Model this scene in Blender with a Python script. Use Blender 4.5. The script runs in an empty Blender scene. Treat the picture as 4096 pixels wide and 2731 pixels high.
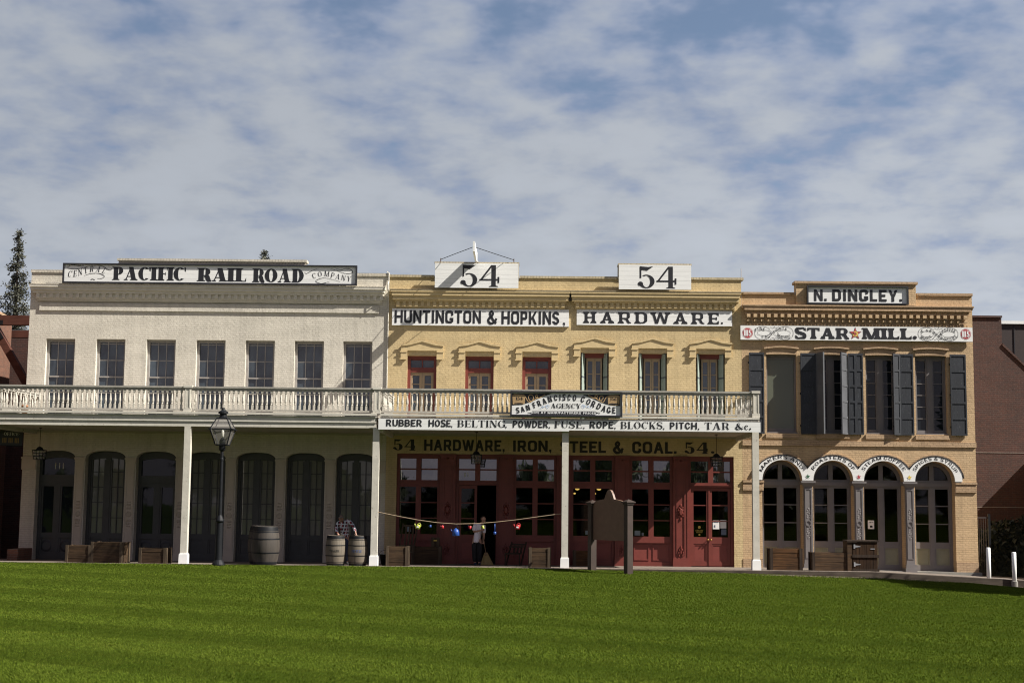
import bpy, bmesh, math, random
import numpy as np
from mathutils import Vector, Matrix
random.seed(7); RNG = np.random.default_rng(11)
R = math.radians
SC = bpy.context.scene
COL = SC.collection

# ------------------------------------------------------------------ camera
cd = bpy.data.cameras.new("camera"); cam = bpy.data.objects.new("camera", cd); COL.objects.link(cam)
cd.sensor_width = 36.0; cd.lens = 50.0; cd.clip_end = 3000
_p, _r, _y = .11216, .010644, -.011057
fwd = Vector((math.sin(_y)*math.cos(_p), math.cos(_y)*math.cos(_p), math.sin(_p)))
rgt = Vector((math.cos(_y), -math.sin(_y), 0)); upv = rgt.cross(fwd)
r2 = rgt*math.cos(_r) + upv*math.sin(_r); u2 = -rgt*math.sin(_r) + upv*math.cos(_r)
mw = Matrix((r2, u2, -fwd)).transposed().to_4x4(); mw.translation = (0, -50, 2.17)
cam.matrix_world = mw
SC.camera = cam

# ------------------------------------------------------------------ sun, sky, exposure
SUN = Vector((1, -.34, 1.0)).normalized()
EXPOSURE = 0.98
sd = bpy.data.lights.new("sun", 'SUN'); sd.energy = 5.0; sd.angle = R(.5); sd.color = (1, .95, .87)
sun = bpy.data.objects.new("sun", sd); COL.objects.link(sun)
sun.rotation_euler = (-SUN).to_track_quat('-Z', 'Y').to_euler(); sun.location = (40, -20, 40)
wd = bpy.data.worlds.new("World"); SC.world = wd; wd.use_nodes = True
nt = wd.node_tree; nt.nodes.clear(); N = nt.nodes.new; LK = nt.links.new
sky = N('ShaderNodeTexSky'); sky.sky_type = 'NISHITA'; sky.sun_disc = False
sky.sun_elevation = math.asin(SUN.z); sky.sun_rotation = math.atan2(SUN.x, SUN.y)
sky.altitude = 10; sky.air_density = 1.0; sky.dust_density = 1.0; sky.ozone_density = 1.5
def wmath(op, a, b=None, c=None):
    n = N('ShaderNodeMath'); n.operation = op
    for i, v in enumerate((a, b, c)):
        if v is None: continue
        if isinstance(v, (int, float)): n.inputs[i].default_value = v
        else: LK(v, n.inputs[i])
    return n.outputs[0]
tc = N('ShaderNodeTexCoord'); sp = N('ShaderNodeSeparateXYZ'); LK(tc.outputs['Generated'], sp.inputs[0])
zc = wmath('ADD', wmath('MAXIMUM', sp.outputs[2], 0.0), .24)
cx = wmath('DIVIDE', sp.outputs[0], zc); cy = wmath('DIVIDE', sp.outputs[1], zc)
cb = N('ShaderNodeCombineXYZ'); LK(cx, cb.inputs[0]); LK(cy, cb.inputs[1]); cb.inputs[2].default_value = 3.7
def wnoise(scale, detail, rough, dist=0.0):
    n = N('ShaderNodeTexNoise'); n.inputs['Scale'].default_value = scale; n.inputs['Detail'].default_value = detail
    n.inputs['Roughness'].default_value = rough; n.inputs['Distortion'].default_value = dist
    LK(cb.outputs[0], n.inputs['Vector']); return n.outputs[0]
def wramp(v, a, b, lo=0.0, hi=1.0):
    n = N('ShaderNodeMapRange'); n.interpolation_type = 'SMOOTHSTEP'
    n.inputs[1].default_value = a; n.inputs[2].default_value = b; n.inputs[3].default_value = lo; n.inputs[4].default_value = hi
    LK(v, n.inputs[0]); return n.outputs[0]
n1 = wnoise(8.2, 4, .52, .10); n2 = wnoise(1.5, 2, .5); n3 = wnoise(19.0, 3, .55, .2)
mix = wmath('ADD', wmath('MULTIPLY', n1, .66), wmath('ADD', wmath('MULTIPLY', n2, .26), wmath('MULTIPLY', n3, .16)))
elev = sp.outputs[2]
bias = wmath('ADD', mix, wramp(elev, .05, .38, .235, .022))
mask = wramp(bias, .43, .575, .24, 1.0)
CLOUD = .222
ccol = N('ShaderNodeMix'); ccol.data_type = 'RGBA'
LK(wramp(bias, .47, .74), ccol.inputs[0])
ccol.inputs[6].default_value = (CLOUD*.66, CLOUD*.82, CLOUD*1.18, 1); ccol.inputs[7].default_value = (CLOUD*1.04, CLOUD*1.12, CLOUD*1.25, 1)
sk = N('ShaderNodeVectorMath'); sk.operation = 'SCALE'; LK(sky.outputs[0], sk.inputs[0]); sk.inputs[3].default_value = .055
fin = N('ShaderNodeMix'); fin.data_type = 'RGBA'; LK(mask, fin.inputs[0]); LK(sk.outputs[0], fin.inputs[6]); LK(ccol.outputs[2], fin.inputs[7])
low = N('ShaderNodeVectorMath'); low.operation = 'SCALE'; LK(fin.outputs[2], low.inputs[0]); LK(wmath('MULTIPLY', wmath('MULTIPLY', wramp(elev, .04, .30, 1.15, .95), wramp(sp.outputs[0], -.35, .35, .92, 1.04)), wramp(n1, .32, .70, .95, 1.06)), low.inputs[3])
dim = N('ShaderNodeVectorMath'); dim.operation = 'SCALE'; LK(low.outputs[0], dim.inputs[0]); LK(wramp(sp.outputs[1], -.35, .30, .74, 1.0), dim.inputs[3])   # unseen sky behind the camera dimmed to deepen the porch shade
bg = N('ShaderNodeBackground'); wt = N('ShaderNodeMix'); wt.data_type = 'RGBA'; wt.blend_type = 'MULTIPLY'; LK(wramp(sp.outputs[1], -.35, .30, 1.0, 0.0), wt.inputs[0]); LK(dim.outputs[0], wt.inputs[6]); wt.inputs[7].default_value = (1.13, .97, .99, 1); LK(wt.outputs[2], bg.inputs[0]); bg.inputs[1].default_value = 1.0  # the same unseen sky warmed to offset green bounce in the porch shade
wo = N('ShaderNodeOutputWorld'); LK(bg.outputs[0], wo.inputs[0])
SC.view_settings.view_transform = 'Standard'; SC.view_settings.look = 'None'
SC.view_settings.exposure = EXPOSURE; SC.view_settings.gamma = 1.0
SC.cycles.max_bounces = 6; SC.cycles.diffuse_bounces = 3; SC.cycles.glossy_bounces = 3; SC.cycles.transparent_max_bounces = 8
SC.cycles.caustics_reflective = False; SC.cycles.caustics_refractive = False
SC.cycles.use_denoising = True; SC.cycles.filter_width = 1.1

# ------------------------------------------------------------------ materials
def newmat(name):
    m = bpy.data.materials.new(name); m.use_nodes = True
    t = m.node_tree; b = t.nodes['Principled BSDF']; return m, t, b
def nd(t, kind, **kw):
    n = t.nodes.new(kind)
    for k, v in kw.items(): setattr(n, k, v)
    return n
def mixc(t, fac, a, b):
    n = t.nodes.new('ShaderNodeMix'); n.data_type = 'RGBA'
    for i, v in ((0, fac), (6, a), (7, b)):
        if isinstance(v, (int, float)): n.inputs[i].default_value = v
        elif isinstance(v, tuple): n.inputs[i].default_value = (*v[:3], 1)
        else: t.links.new(v, n.inputs[i])
    return n.outputs[2]
def ramp(t, v, a, b, lo=0.0, hi=1.0):
    n = t.nodes.new('ShaderNodeMapRange'); n.inputs[1].default_value = a; n.inputs[2].default_value = b
    n.inputs[3].default_value = lo; n.inputs[4].default_value = hi; t.links.new(v, n.inputs[0]); return n.outputs[0]
def coords(t, scale=(1, 1, 1), rot=(0, 0, 0)):
    tcn = nd(t, 'ShaderNodeTexCoord'); mp = nd(t, 'ShaderNodeMapping'); mp.inputs[3].default_value = scale; mp.inputs[2].default_value = rot
    t.links.new(tcn.outputs['Object'], mp.inputs[0]); return mp.outputs[0]
def noise(t, vec, scale, detail=3, rough=.55):
    n = nd(t, 'ShaderNodeTexNoise'); n.inputs['Scale'].default_value = scale; n.inputs['Detail'].default_value = detail
    n.inputs['Roughness'].default_value = rough; t.links.new(vec, n.inputs['Vector']); return n.outputs[0]
def bump(t, b, h, strength, dist):
    n = nd(t, 'ShaderNodeBump'); n.inputs['Strength'].default_value = strength; n.inputs['Distance'].default_value = dist
    t.links.new(h, n.inputs['Height']); t.links.new(n.outputs[0], b.inputs['Normal'])
def sc(c, k): return tuple(min(1, x*k) for x in c)

def paint(name, col, rough=.6, var=.12, scale=3.0, stretch=(1, 1, 1), bmp=.0, worn=None, wornamt=.0, metal=0.0):
    m, t, b = newmat(name); v = coords(t, stretch); nz = noise(t, v, scale, 4, .6)
    c = mixc(t, ramp(t, nz, .3, .7), sc(col, 1-var), sc(col, 1+var))
    if worn is not None:
        n2 = noise(t, coords(t, tuple(s*1.7 for s in stretch)), scale*2.3, 5, .65)
        c = mixc(t, ramp(t, n2, .66-wornamt*.3, .72-wornamt*.2, 0, .85), c, worn)
    t.links.new(c, b.inputs['Base Color']); b.inputs['Roughness'].default_value = rough; b.inputs['Metallic'].default_value = metal
    if bmp: bump(t, b, nz, bmp, .02)
    return m
def brick(name, c1, c2, mortar, rowh=.0755, bw=.215, bmp=.8, dist=.012, msize=.007, var=.10):
    m, t, b = newmat(name)
    tcn = nd(t, 'ShaderNodeTexCoord'); s = nd(t, 'ShaderNodeSeparateXYZ'); t.links.new(tcn.outputs['Object'], s.inputs[0])
    a = nd(t, 'ShaderNodeMath', operation='ADD'); t.links.new(s.outputs[0], a.inputs[0]); t.links.new(s.outputs[1], a.inputs[1])
    wob = noise(t, tcn.outputs['Object'], 5.0, 3, .6)
    wz = nd(t, 'ShaderNodeMath', operation='MULTIPLY_ADD'); t.links.new(wob, wz.inputs[0]); wz.inputs[1].default_value = .03; t.links.new(s.outputs[2], wz.inputs[2])
    cbn = nd(t, 'ShaderNodeCombineXYZ'); t.links.new(a.outputs[0], cbn.inputs[0]); t.links.new(wz.outputs[0], cbn.inputs[1])
    br = nd(t, 'ShaderNodeTexBrick'); t.links.new(cbn.outputs[0], br.inputs['Vector'])
    br.inputs['Scale'].default_value = 1.0; br.inputs['Brick Width'].default_value = bw; br.inputs['Row Height'].default_value = rowh
    br.inputs['Mortar Size'].default_value = msize; br.inputs['Mortar Smooth'].default_value = .35
    br.inputs['Color1'].default_value = (*c1, 1); br.inputs['Color2'].default_value = (*c2, 1); br.inputs['Mortar'].default_value = (*mortar, 1)
    big = noise(t, tcn.outputs['Object'], .55, 5, .62)
    fine = noise(t, tcn.outputs['Object'], 9, 3, .6)
    drip = noise(t, coords(t, (2.2, 2.2, .16)), 1.7, 4, .62)
    k = nd(t, 'ShaderNodeMath', operation='ADD'); t.links.new(ramp(t, big, .3, .7, -var, var), k.inputs[0]); t.links.new(ramp(t, fine, .3, .7, -var*.6, var*.6), k.inputs[1])
    k2 = nd(t, 'ShaderNodeMath', operation='ADD'); t.links.new(k.outputs[0], k2.inputs[0]); t.links.new(ramp(t, drip, .45, .75, 1.02, .86), k2.inputs[1])
    vm = nd(t, 'ShaderNodeVectorMath', operation='SCALE'); t.links.new(br.outputs['Color'], vm.inputs[0]); t.links.new(k2.outputs[0], vm.inputs[3])
    t.links.new(vm.outputs[0], b.inputs['Base Color']); b.inputs['Roughness'].default_value = .8
    hh = nd(t, 'ShaderNodeMath', operation='MULTIPLY_ADD'); t.links.new(br.outputs['Fac'], hh.inputs[0]); hh.inputs[1].default_value = -1.0; t.links.new(ramp(t, fine, .25, .75, 0, .45), hh.inputs[2])
    bump(t, b, hh.outputs[0], bmp, dist)
    return m
def glass(name, col=(.010, .013, .018), rough=.02, ior=1.55, wavy=.0, patchy=.0):
    m, t, b = newmat(name); b.inputs['Base Color'].default_value = (*col, 1); b.inputs['Roughness'].default_value = rough; b.inputs['IOR'].default_value = ior
    if wavy:
        nz = noise(t, coords(t, (1, 1, .6)), 2.2, 2, .5); bump(t, b, nz, wavy, .02)
    if patchy:      # uneven sky reflection painted into the pane colour, differing from window to window
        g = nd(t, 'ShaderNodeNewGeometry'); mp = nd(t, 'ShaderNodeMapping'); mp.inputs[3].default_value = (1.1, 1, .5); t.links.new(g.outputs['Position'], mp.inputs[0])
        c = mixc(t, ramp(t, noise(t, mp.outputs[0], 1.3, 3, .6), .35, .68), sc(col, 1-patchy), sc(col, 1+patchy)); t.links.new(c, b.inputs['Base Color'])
    return m
def wood(name, c1, c2, along='x', rough=.75, dark=None):
    m, t, b = newmat(name)
    st = {'x': (1.0, 9, 14), 'z': (14, 9, 1.0), 'y': (14, 1, 9)}[along]
    nz = noise(t, coords(t, st), 1.6, 5, .65); big = noise(t, coords(t), 2.2, 3, .5)
    c = mixc(t, ramp(t, nz, .32, .68), c1, c2)
    c = mixc(t, ramp(t, big, .35, .7, 0, .55), c, dark or sc(c1, .55))
    t.links.new(c, b.inputs['Base Color']); b.inputs['Roughness'].default_value = rough; b.inputs['Specular IOR Level'].default_value = .15; bump(t, b, nz, .4, .01)
    return m
def signwhite(name, col=(.82, .82, .80), plank=.16, worn=.25):
    m, t, b = newmat(name)
    tcn = nd(t, 'ShaderNodeTexCoord'); s = nd(t, 'ShaderNodeSeparateXYZ'); t.links.new(tcn.outputs['Object'], s.inputs[0])
    st = noise(t, coords(t, (.5, 3, 9)), 2.0, 6, .65); gr = noise(t, coords(t, (1.2, 3, 26)), 2.4, 4, .7)
    c = mixc(t, ramp(t, st, .35, .72), col, sc(col, .88))
    c = mixc(t, ramp(t, gr, .62, .78, 0, worn), c, (.30, .30, .31))
    w = nd(t, 'ShaderNodeMath', operation='PINGPONG'); t.links.new(s.outputs[2], w.inputs[0]); w.inputs[1].default_value = plank/2
    c = mixc(t, ramp(t, w.outputs[0], .0, .006, .6, 0), c, (.25, .25, .25))
    t.links.new(c, b.inputs['Base Color']); b.inputs['Roughness'].default_value = .55; bump(t, b, gr, .25, .006)
    return m

M = {}
M['beige'] = brick("beige_brick", (.600, .560, .475), (.585, .545, .460), (.53, .49, .41))
M['baluster'] = paint("weathered_baluster_paint", (.47, .44, .38), .7, .14, 7, worn=(.22, .2, .17), wornamt=.10)
M['terracotta'] = paint("terracotta", (.36, .16, .07), .8)
M['beige_trim'] = paint("beige_trim", (.600, .560, .475), .75, .08, 4, bmp=.3)
M['yellow'] = brick("yellow_brick", (.562, .436, .234), (.542, .416, .220), (.48, .365, .192))
M['yellow_trim'] = paint("yellow_trim", (.555, .428, .228), .75, .08, 5, bmp=.3)
M['mill'] = brick("mill_brick", (.530, .372, .212), (.500, .348, .195), (.41, .285, .16))
M['mill_trim'] = brick("mill_trim_brick", (.435, .300, .180), (.405, .275, .162), (.29, .19, .11))
M['cap'] = brick("brick_coping", (.47, .40, .27), (.42, .35, .22), (.28, .23, .15), rowh=.3, bw=.105)
M['cap_beige'] = brick("beige_coping", (.57, .52, .43), (.50, .46, .38), (.32, .29, .24), rowh=.3, bw=.105)
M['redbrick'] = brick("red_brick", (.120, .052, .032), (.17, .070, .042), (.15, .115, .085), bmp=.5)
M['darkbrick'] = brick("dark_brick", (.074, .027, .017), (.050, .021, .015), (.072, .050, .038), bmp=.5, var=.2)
M['roof'] = paint("flat_roof", (.10, .10, .10), .9)
M['white'] = signwhite("white_board"); M['white_worn'] = signwhite("weathered_white_board", worn=.6)
M['white_new'] = signwhite("smooth_white_board", worn=.1, plank=.5)
M['black'] = paint("black_lettering", (.014, .014, .018), .5, .25, 8, stretch=(1, 1, 5))
M['wallblack'] = paint("wall_lettering", (.020, .018, .015), .7, .2, 8)
M['frameblack'] = paint("black_frame", (.018, .018, .022), .5, .2, 5)
M['cream'] = paint("cream_wood", (.55, .52, .45), .65, .10, 3, stretch=(1, 1, 1), bmp=.25, worn=(.27, .24, .2), wornamt=.12)
M['cream_worn'] = paint("weathered_cream_rail", (.34, .32, .28), .75, .16, 5, bmp=.3, worn=(.16, .14, .12), wornamt=.22)
M['ceil'] = paint("porch_ceiling", (.40, .365, .31), .8, .06, 2)
M['plinth'] = paint("white_plinth", (.80, .80, .78), .6, .03, 4)
M['taupe'] = paint("taupe_window_frame", (.29, .27, .25), .55, .12, 6)
M['doordark'] = paint("dark_green_door", (.045, .047, .046), .5, .12, 4)
M['ornament'] = paint("pilaster_ornament", (.40, .35, .28), .7, .1, 8)
M['pilaster'] = paint("pilaster_paint", (.49, .43, .355), .7, .05, 3)
M['red'] = paint("oxide_red_paint", (.160, .034, .025), .5, .12, 3)
M['redpanel'] = paint("red_panel_paint", (.185, .040, .031), .5, .1, 3)
M['tan'] = paint("tan_door_paint", (.33, .245, .150), .6, .1, 3)
M['shutgreen'] = paint("pale_green_shutter", (.26, .31, .27), .6, .06, 3)
M['shutgreenrail'] = paint("slate_shutter_rail", (.085, .10, .115), .6, .06, 3)
M['millgrey'] = paint("warm_grey_joinery", (.165, .150, .148), .6, .08, 3)
M['millpanel'] = paint("sage_panel", (.24, .235, .165), .65, .08, 4)
M['shutter'] = paint("slate_blue_shutter", (.018, .021, .028), .6, .3, 3, stretch=(6, 6, .8), worn=(.12, .125, .13), wornamt=.16)
M['shutgrey'] = paint("faded_grey_shutter", (.075, .078, .086), .6, .15, 2)
M['glass'] = glass("window_glass", (.012, .016, .021), ior=1.42, wavy=.05)
M['glassup'] = glass("sky_tinted_old_glass", (.045, .059, .072), ior=1.75, wavy=.06, patchy=.5)  # paler, bluish base colour stands in for the sky mirrored in the panes
M['glassshop'] = glass("shop_glass", (.006, .006, .007), wavy=.04)
M['glasscurtain'] = glass("curtained_glass", (.105, .115, .085), ior=1.45, wavy=.03)
M['transomglass'] = glass("silvery_transom_glass", (.02, .024, .028), ior=2.35, wavy=.08)
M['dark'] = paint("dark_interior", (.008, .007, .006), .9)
M['iron'] = paint("black_iron", (.009, .010, .012), .55, .2, 6, metal=.0)
M['iron'].node_tree.nodes['Principled BSDF'].inputs['Specular IOR Level'].default_value = .2
M['rust'] = paint("rusty_iron", (.10, .05, .03), .7)
M['steel'] = paint("galvanised_steel", (.55, .55, .56), .4, metal=.8)
M['crate'] = wood("weathered_crate_wood", (.030, .020, .013), (.090, .056, .031), 'x')
M['cratedark'] = wood("dark_crate_wood", (.045, .030, .021), (.12, .070, .036), 'x')
M['crateorange'] = wood("orange_crate_wood", (.042, .022, .011), (.135, .066, .027), 'x', dark=(.020, .014, .010))
M['batten'] = wood("crate_batten_wood", (.050, .037, .026), (.125, .092, .060), 'z')
M['battendark'] = wood("dark_batten_wood", (.028, .020, .016), (.062, .043, .030), 'z')
M['brown'] = paint("dark_brown_paint", (.160, .092, .062), .55, .12, 5, worn=(.11, .09, .07), wornamt=.04)
M['brownpost'] = paint("dark_brown_post_paint", (.036, .022, .016), .6, .2, 6, worn=(.09, .075, .06), wornamt=.05)
M['boards'] = wood("boardwalk_planks", (.25, .205, .165), (.36, .30, .25), 'y')
M['concrete'] = paint("concrete", (.22, .21, .185), .85, .1, 5)
M['dirt'] = paint("bare_dirt", (.085, .062, .042), .95, .25, 6, bmp=.5)
M['timber'] = wood("red_brown_timber", (.075, .030, .021), (.115, .046, .032), 'x')
M['sidingdark'] = paint("dark_siding", (.028, .016, .014), .7)
M['rope'] = paint("hemp_rope", (.32, .24, .16), .9)
M['skin'] = paint("skin", (.42, .24, .17), .5, .05)
M['skin_dim'] = paint("tanned_skin", (.30, .17, .12), .5, .05)
M['tee'] = paint("pale_lilac_shirt", (.78, .75, .82), .85, .06, 6, bmp=.3)
M['blackcloth'] = paint("black_cloth", (.012, .012, .014), .9)
M['hair'] = paint("dark_hair", (.018, .012, .008), .6)
M['cap_grey'] = paint("grey_cap_cloth", (.16, .155, .14), .85)
M['jeans'] = paint("dark_denim", (.025, .035, .07), .85)
M['straw'] = wood("broom_straw", (.20, .145, .06), (.32, .24, .11), 'z')
M['stick'] = wood("broom_handle_wood", (.16, .10, .06), (.22, .15, .09), 'z')
def enamel(n, c): return paint(n, c, .4, .08, 9)
M['enyellow'] = enamel("lime_enamel", (.44, .49, .08)); M['enred'] = enamel("red_enamel", (.40, .018, .022)); M['enblue'] = enamel("blue_enamel", (.018, .065, .27))
M['label'] = paint("white_paper", (.75, .75, .75), .7, .03)
M['tanpaint'] = paint("tan_sign_paint", (.50, .33, .16), .6, .06, 6)
M['bluepaint'] = paint("pale_blue_paint", (.36, .50, .75), .6, .05, 6)
M['signred'] = paint("faded_red_paint", (.42, .06, .07), .6, .25, 9)
M['signyellow'] = paint("gold_paint", (.68, .50, .10), .6, .1, 9)
M['signgreen'] = paint("green_star_paint", (.05, .13, .07), .6, .1, 9)
M['bluestencil'] = paint('blue_stencil', (.05, .09, .22), .6)
M['number'] = paint("pale_numeral_paint", (.50, .50, .46), .6)
M['bark'] = wood("bark", (.045, .035, .028), (.09, .07, .055), 'z')
M['brass'] = paint("brass", (.45, .30, .09), .3, metal=.9)
M['firered'] = paint("fire_red_paint", (.16, .012, .012), .4)

def leafmat(name, c1, c2, c3=None, rough=.6):
    m, t, b = newmat(name); g = nd(t, 'ShaderNodeNewGeometry')
    c = mixc(t, g.outputs['Random Per Island'], c1, c2)
    t.links.new(c, b.inputs['Base Color']); b.inputs['Roughness'].default_value = rough
    return m
M['needles'] = leafmat("conifer_needles", (.024, .027, .016), (.070, .070, .044))
M['hedge'] = leafmat("hedge_leaves", (.007, .011, .004), (.018, .025, .009))
M['leaf'] = leafmat("tree_leaves", (.03, .05, .015), (.08, .11, .03))

def emis(name, col, s):
    m, t, b = newmat(name); b.inputs['Emission Color'].default_value = (*col, 1); b.inputs['Emission Strength'].default_value = s
    b.inputs['Base Color'].default_value = (*col, 1); return m
M['bulb'] = emis("warm_bulb", (1, .62, .16), .9)
M['lampbulb'] = paint("white_lamp_globe", (.8, .78, .68), .3, .02)
def lanternglass():
    m, t, b = newmat("clear_lantern_glass")
    tr = nd(t, 'ShaderNodeBsdfTransparent'); mx = nd(t, 'ShaderNodeMixShader'); mx.inputs[0].default_value = .34
    b.inputs['Base Color'].default_value = (.30, .28, .26, 1); b.inputs['Roughness'].default_value = .2
    t.links.new(tr.outputs[0], mx.inputs[1]); t.links.new(b.outputs[0], mx.inputs[2])
    t.links.new(mx.outputs[0], t.nodes['Material Output'].inputs[0]); return m
M['lampglass'] = lanternglass()
def stavemat(name, c1, c2):
    m, t, b = newmat(name)
    tcn = nd(t, 'ShaderNodeTexCoord'); s = nd(t, 'ShaderNodeSeparateXYZ'); t.links.new(tcn.outputs['Object'], s.inputs[0])
    at = nd(t, 'ShaderNodeMath', operation='ARCTAN2'); t.links.new(s.outputs[0], at.inputs[0]); t.links.new(s.outputs[1], at.inputs[1])
    cbn = nd(t, 'ShaderNodeCombineXYZ'); k = nd(t, 'ShaderNodeMath', operation='MULTIPLY'); t.links.new(at.outputs[0], k.inputs[0]); k.inputs[1].default_value = 3.8
    t.links.new(k.outputs[0], cbn.inputs[0])
    wn = nd(t, 'ShaderNodeTexWhiteNoise', noise_dimensions='1D'); fl = nd(t, 'ShaderNodeMath', operation='FLOOR'); t.links.new(k.outputs[0], fl.inputs[0]); t.links.new(fl.outputs[0], wn.inputs['W'])
    fr = nd(t, 'ShaderNodeMath', operation='FRACT'); t.links.new(k.outputs[0], fr.inputs[0])
    gr = noise(t, coords(t, (12, 12, 1.2)), 1.6, 5, .65)
    c = mixc(t, wn.outputs['Value'], c1, c2)
    c = mixc(t, ramp(t, gr, .35, .75, 0, .6), c, sc(c1, .5))
    c = mixc(t, ramp(t, fr.outputs[0], .0, .06, .75, 0), c, sc(c1, .25))
    t.links.new(c, b.inputs['Base Color']); b.inputs['Roughness'].default_value = .75; bump(t, b, gr, .3, .008); return m
M['stave'] = stavemat("grey_oak_staves", (.032, .026, .021), (.060, .049, .039))
M['stavepale'] = stavemat("pale_oak_staves", (.115, .094, .068), (.18, .150, .112))
def plaidmat():
    m, t, b = newmat("plaid_flannel"); v = coords(t)
    s = nd(t, 'ShaderNodeSeparateXYZ'); t.links.new(v, s.inputs[0])
    def stripe(o, period, w):
        f = nd(t, 'ShaderNodeMath', operation='PINGPONG'); t.links.new(o, f.inputs[0]); f.inputs[1].default_value = period/2
        return ramp(t, f.outputs[0], w, w+.006, 1, 0)
    ax = nd(t, 'ShaderNodeMath', operation='ADD'); t.links.new(s.outputs[0], ax.inputs[0]); t.links.new(s.outputs[1], ax.inputs[1])
    sx = stripe(ax.outputs[0], .11, .014); sz = stripe(s.outputs[2], .11, .014)
    rx = stripe(ax.outputs[0], .11*2, .05); 
    c = mixc(t, rx, (.02, .025, .035), (.22, .02, .03))
    c = mixc(t, sx, c, (.55, .58, .62)); c = mixc(t, sz, c, (.55, .58, .62))
    t.links.new(c, b.inputs['Base Color']); b.inputs['Roughness'].default_value = .9; return m
M['plaid'] = plaidmat()

# ------------------------------------------------------------------ mesh helpers
WORG = {}
class MB:
    def __init__(s): s.v = []; s.f = []
    def add(s, vs, fs):
        o = len(s.v); s.v += [tuple(p) for p in vs]; s.f += [tuple(i+o for i in f) for f in fs]; return s
    def poly(s, pts): return s.add(pts, [tuple(range(len(pts)))])
    def box(s, x0, x1, y0, y1, z0, z1):
        v = [(x, y, z) for z in (z0, z1) for y in (y0, y1) for x in (x0, x1)]
        return s.add(v, [(0, 2, 3, 1), (4, 5, 7, 6), (0, 1, 5, 4), (2, 6, 7, 3), (0, 4, 6, 2), (1, 3, 7, 5)])
    def frustum(s, cx, cy, z0, z1, a0, b0, a1, b1):
        v = [(cx-a0, cy-b0, z0), (cx+a0, cy-b0, z0), (cx+a0, cy+b0, z0), (cx-a0, cy+b0, z0), (cx-a1, cy-b1, z1), (cx+a1, cy-b1, z1), (cx+a1, cy+b1, z1), (cx-a1, cy+b1, z1)]
        return s.add(v, [(3, 2, 1, 0), (4, 5, 6, 7), (0, 1, 5, 4), (1, 2, 6, 5), (2, 3, 7, 6), (3, 0, 4, 7)])
    def prism(s, pts, y0, y1):          # outline in x,z (counter-clockwise seen from -y), extruded y0 (front) to y1
        n = len(pts); v = [(x, y0, z) for x, z in pts] + [(x, y1, z) for x, z in pts]
        f = [tuple(range(n)), tuple(range(2*n-1, n-1, -1))] + [(i, i+n, (i+1) % n+n, (i+1) % n) for i in range(n)]
        return s.add(v, f)
    def lathe(s, prof, cx=0, cy=0, n=16, caps=True, a0=0):
        v = []; f = []
        for r, z in prof:
            for i in range(n):
                a = a0+2*math.pi*i/n; v.append((cx+r*math.cos(a), cy+r*math.sin(a), z))
        for j in range(len(prof)-1):
            for i in range(n):
                k = (i+1) % n; f.append((j*n+i, j*n+k, (j+1)*n+k, (j+1)*n+i))
        if caps: f += [tuple(range(n-1, -1, -1)), tuple((len(prof)-1)*n+i for i in range(n))]
        return s.add(v, f)
    def tube(s, pts, r, n=8, caps=True):
        pts = [Vector(p) for p in pts]; rs = r if isinstance(r, (list, tuple)) else [r]*len(pts); v = []; f = []; up = None
        for i, p in enumerate(pts):
            d = (pts[min(i+1, len(pts)-1)]-pts[max(i-1, 0)]).normalized()
            if up is None: up = d.orthogonal().normalized()
            else: up = (up-d*up.dot(d)).normalized()
            w = d.cross(up)
            for k in range(n):
                a = 2*math.pi*k/n; v.append(tuple(p+(up*math.cos(a)+w*math.sin(a))*rs[i]))
        for j in range(len(pts)-1):
            for k in range(n):
                q = (k+1) % n; f.append((j*n+k, j*n+q, (j+1)*n+q, (j+1)*n+k))
        if caps: f += [tuple(range(n-1, -1, -1)), tuple((len(pts)-1)*n+k for k in range(n))]
        return s.add(v, f)
    def bar(s, p, q, w, h, up=(0, 0, 1)):
        p = Vector(p); q = Vector(q); d = (q-p).normalized(); x = d.cross(Vector(up)).normalized()*w/2; z = x.cross(d).normalized()*h/2
        v = [p-x-z, p+x-z, p+x+z, p-x+z, q-x-z, q+x-z, q+x+z, q-x+z]
        return s.add([tuple(a) for a in v], [(0, 1, 2, 3), (7, 6, 5, 4), (0, 4, 5, 1), (1, 5, 6, 2), (2, 6, 7, 3), (3, 7, 4, 0)])
    def xf(s, mat):
        s.v = [tuple(mat @ Vector(p)) for p in s.v]; return s
    def build(s, name, mat, parent=None, org=None, smooth=False, kind=None, label=None):
        po = WORG.get(parent.name, Vector((0, 0, 0))) if parent else Vector((0, 0, 0))
        og = Vector(org) if org is not None else po
        me = bpy.data.meshes.new(name); me.from_pydata([(x-og.x, y-og.y, z-og.z) for x, y, z in s.v], [], s.f)
        me.materials.append(M[mat] if isinstance(mat, str) else mat); me.validate(); me.update()
        if smooth: me.polygons.foreach_set('use_smooth', [True]*len(me.polygons))
        bm = bmesh.new(); bm.from_mesh(me); bmesh.ops.recalc_face_normals(bm, faces=bm.faces); bm.to_mesh(me); bm.free()
        o = bpy.data.objects.new(name, me); COL.objects.link(o)
        o.location = og-po if parent else og
        if parent: o.parent = parent
        WORG[o.name] = og
        if kind: o['kind'] = kind
        if label: o['label'] = label
        return o
def flat(name, polys, mat, parent, y, smooth=False, org=None):
    """painted marks: polygons in the x,z plane just proud of a board at depth y"""
    m = MB()
    for i, p in enumerate(polys): m.poly([(u, y-.0004*(i % 9), w) for u, w in p])
    return m.build(name, mat, parent, org)
def thing(name, label, cat, loc=(0, 0, 0), rz=0.0, group=None, local=False):
    o = bpy.data.objects.new(name, None); COL.objects.link(o); o.location = loc; o.rotation_euler = (0, 0, rz)
    o['label'] = label; o['category'] = cat; o.empty_display_size = .2
    if group: o['group'] = group
    WORG[o.name] = Vector((0, 0, 0)) if local else Vector(loc)
    return o
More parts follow.
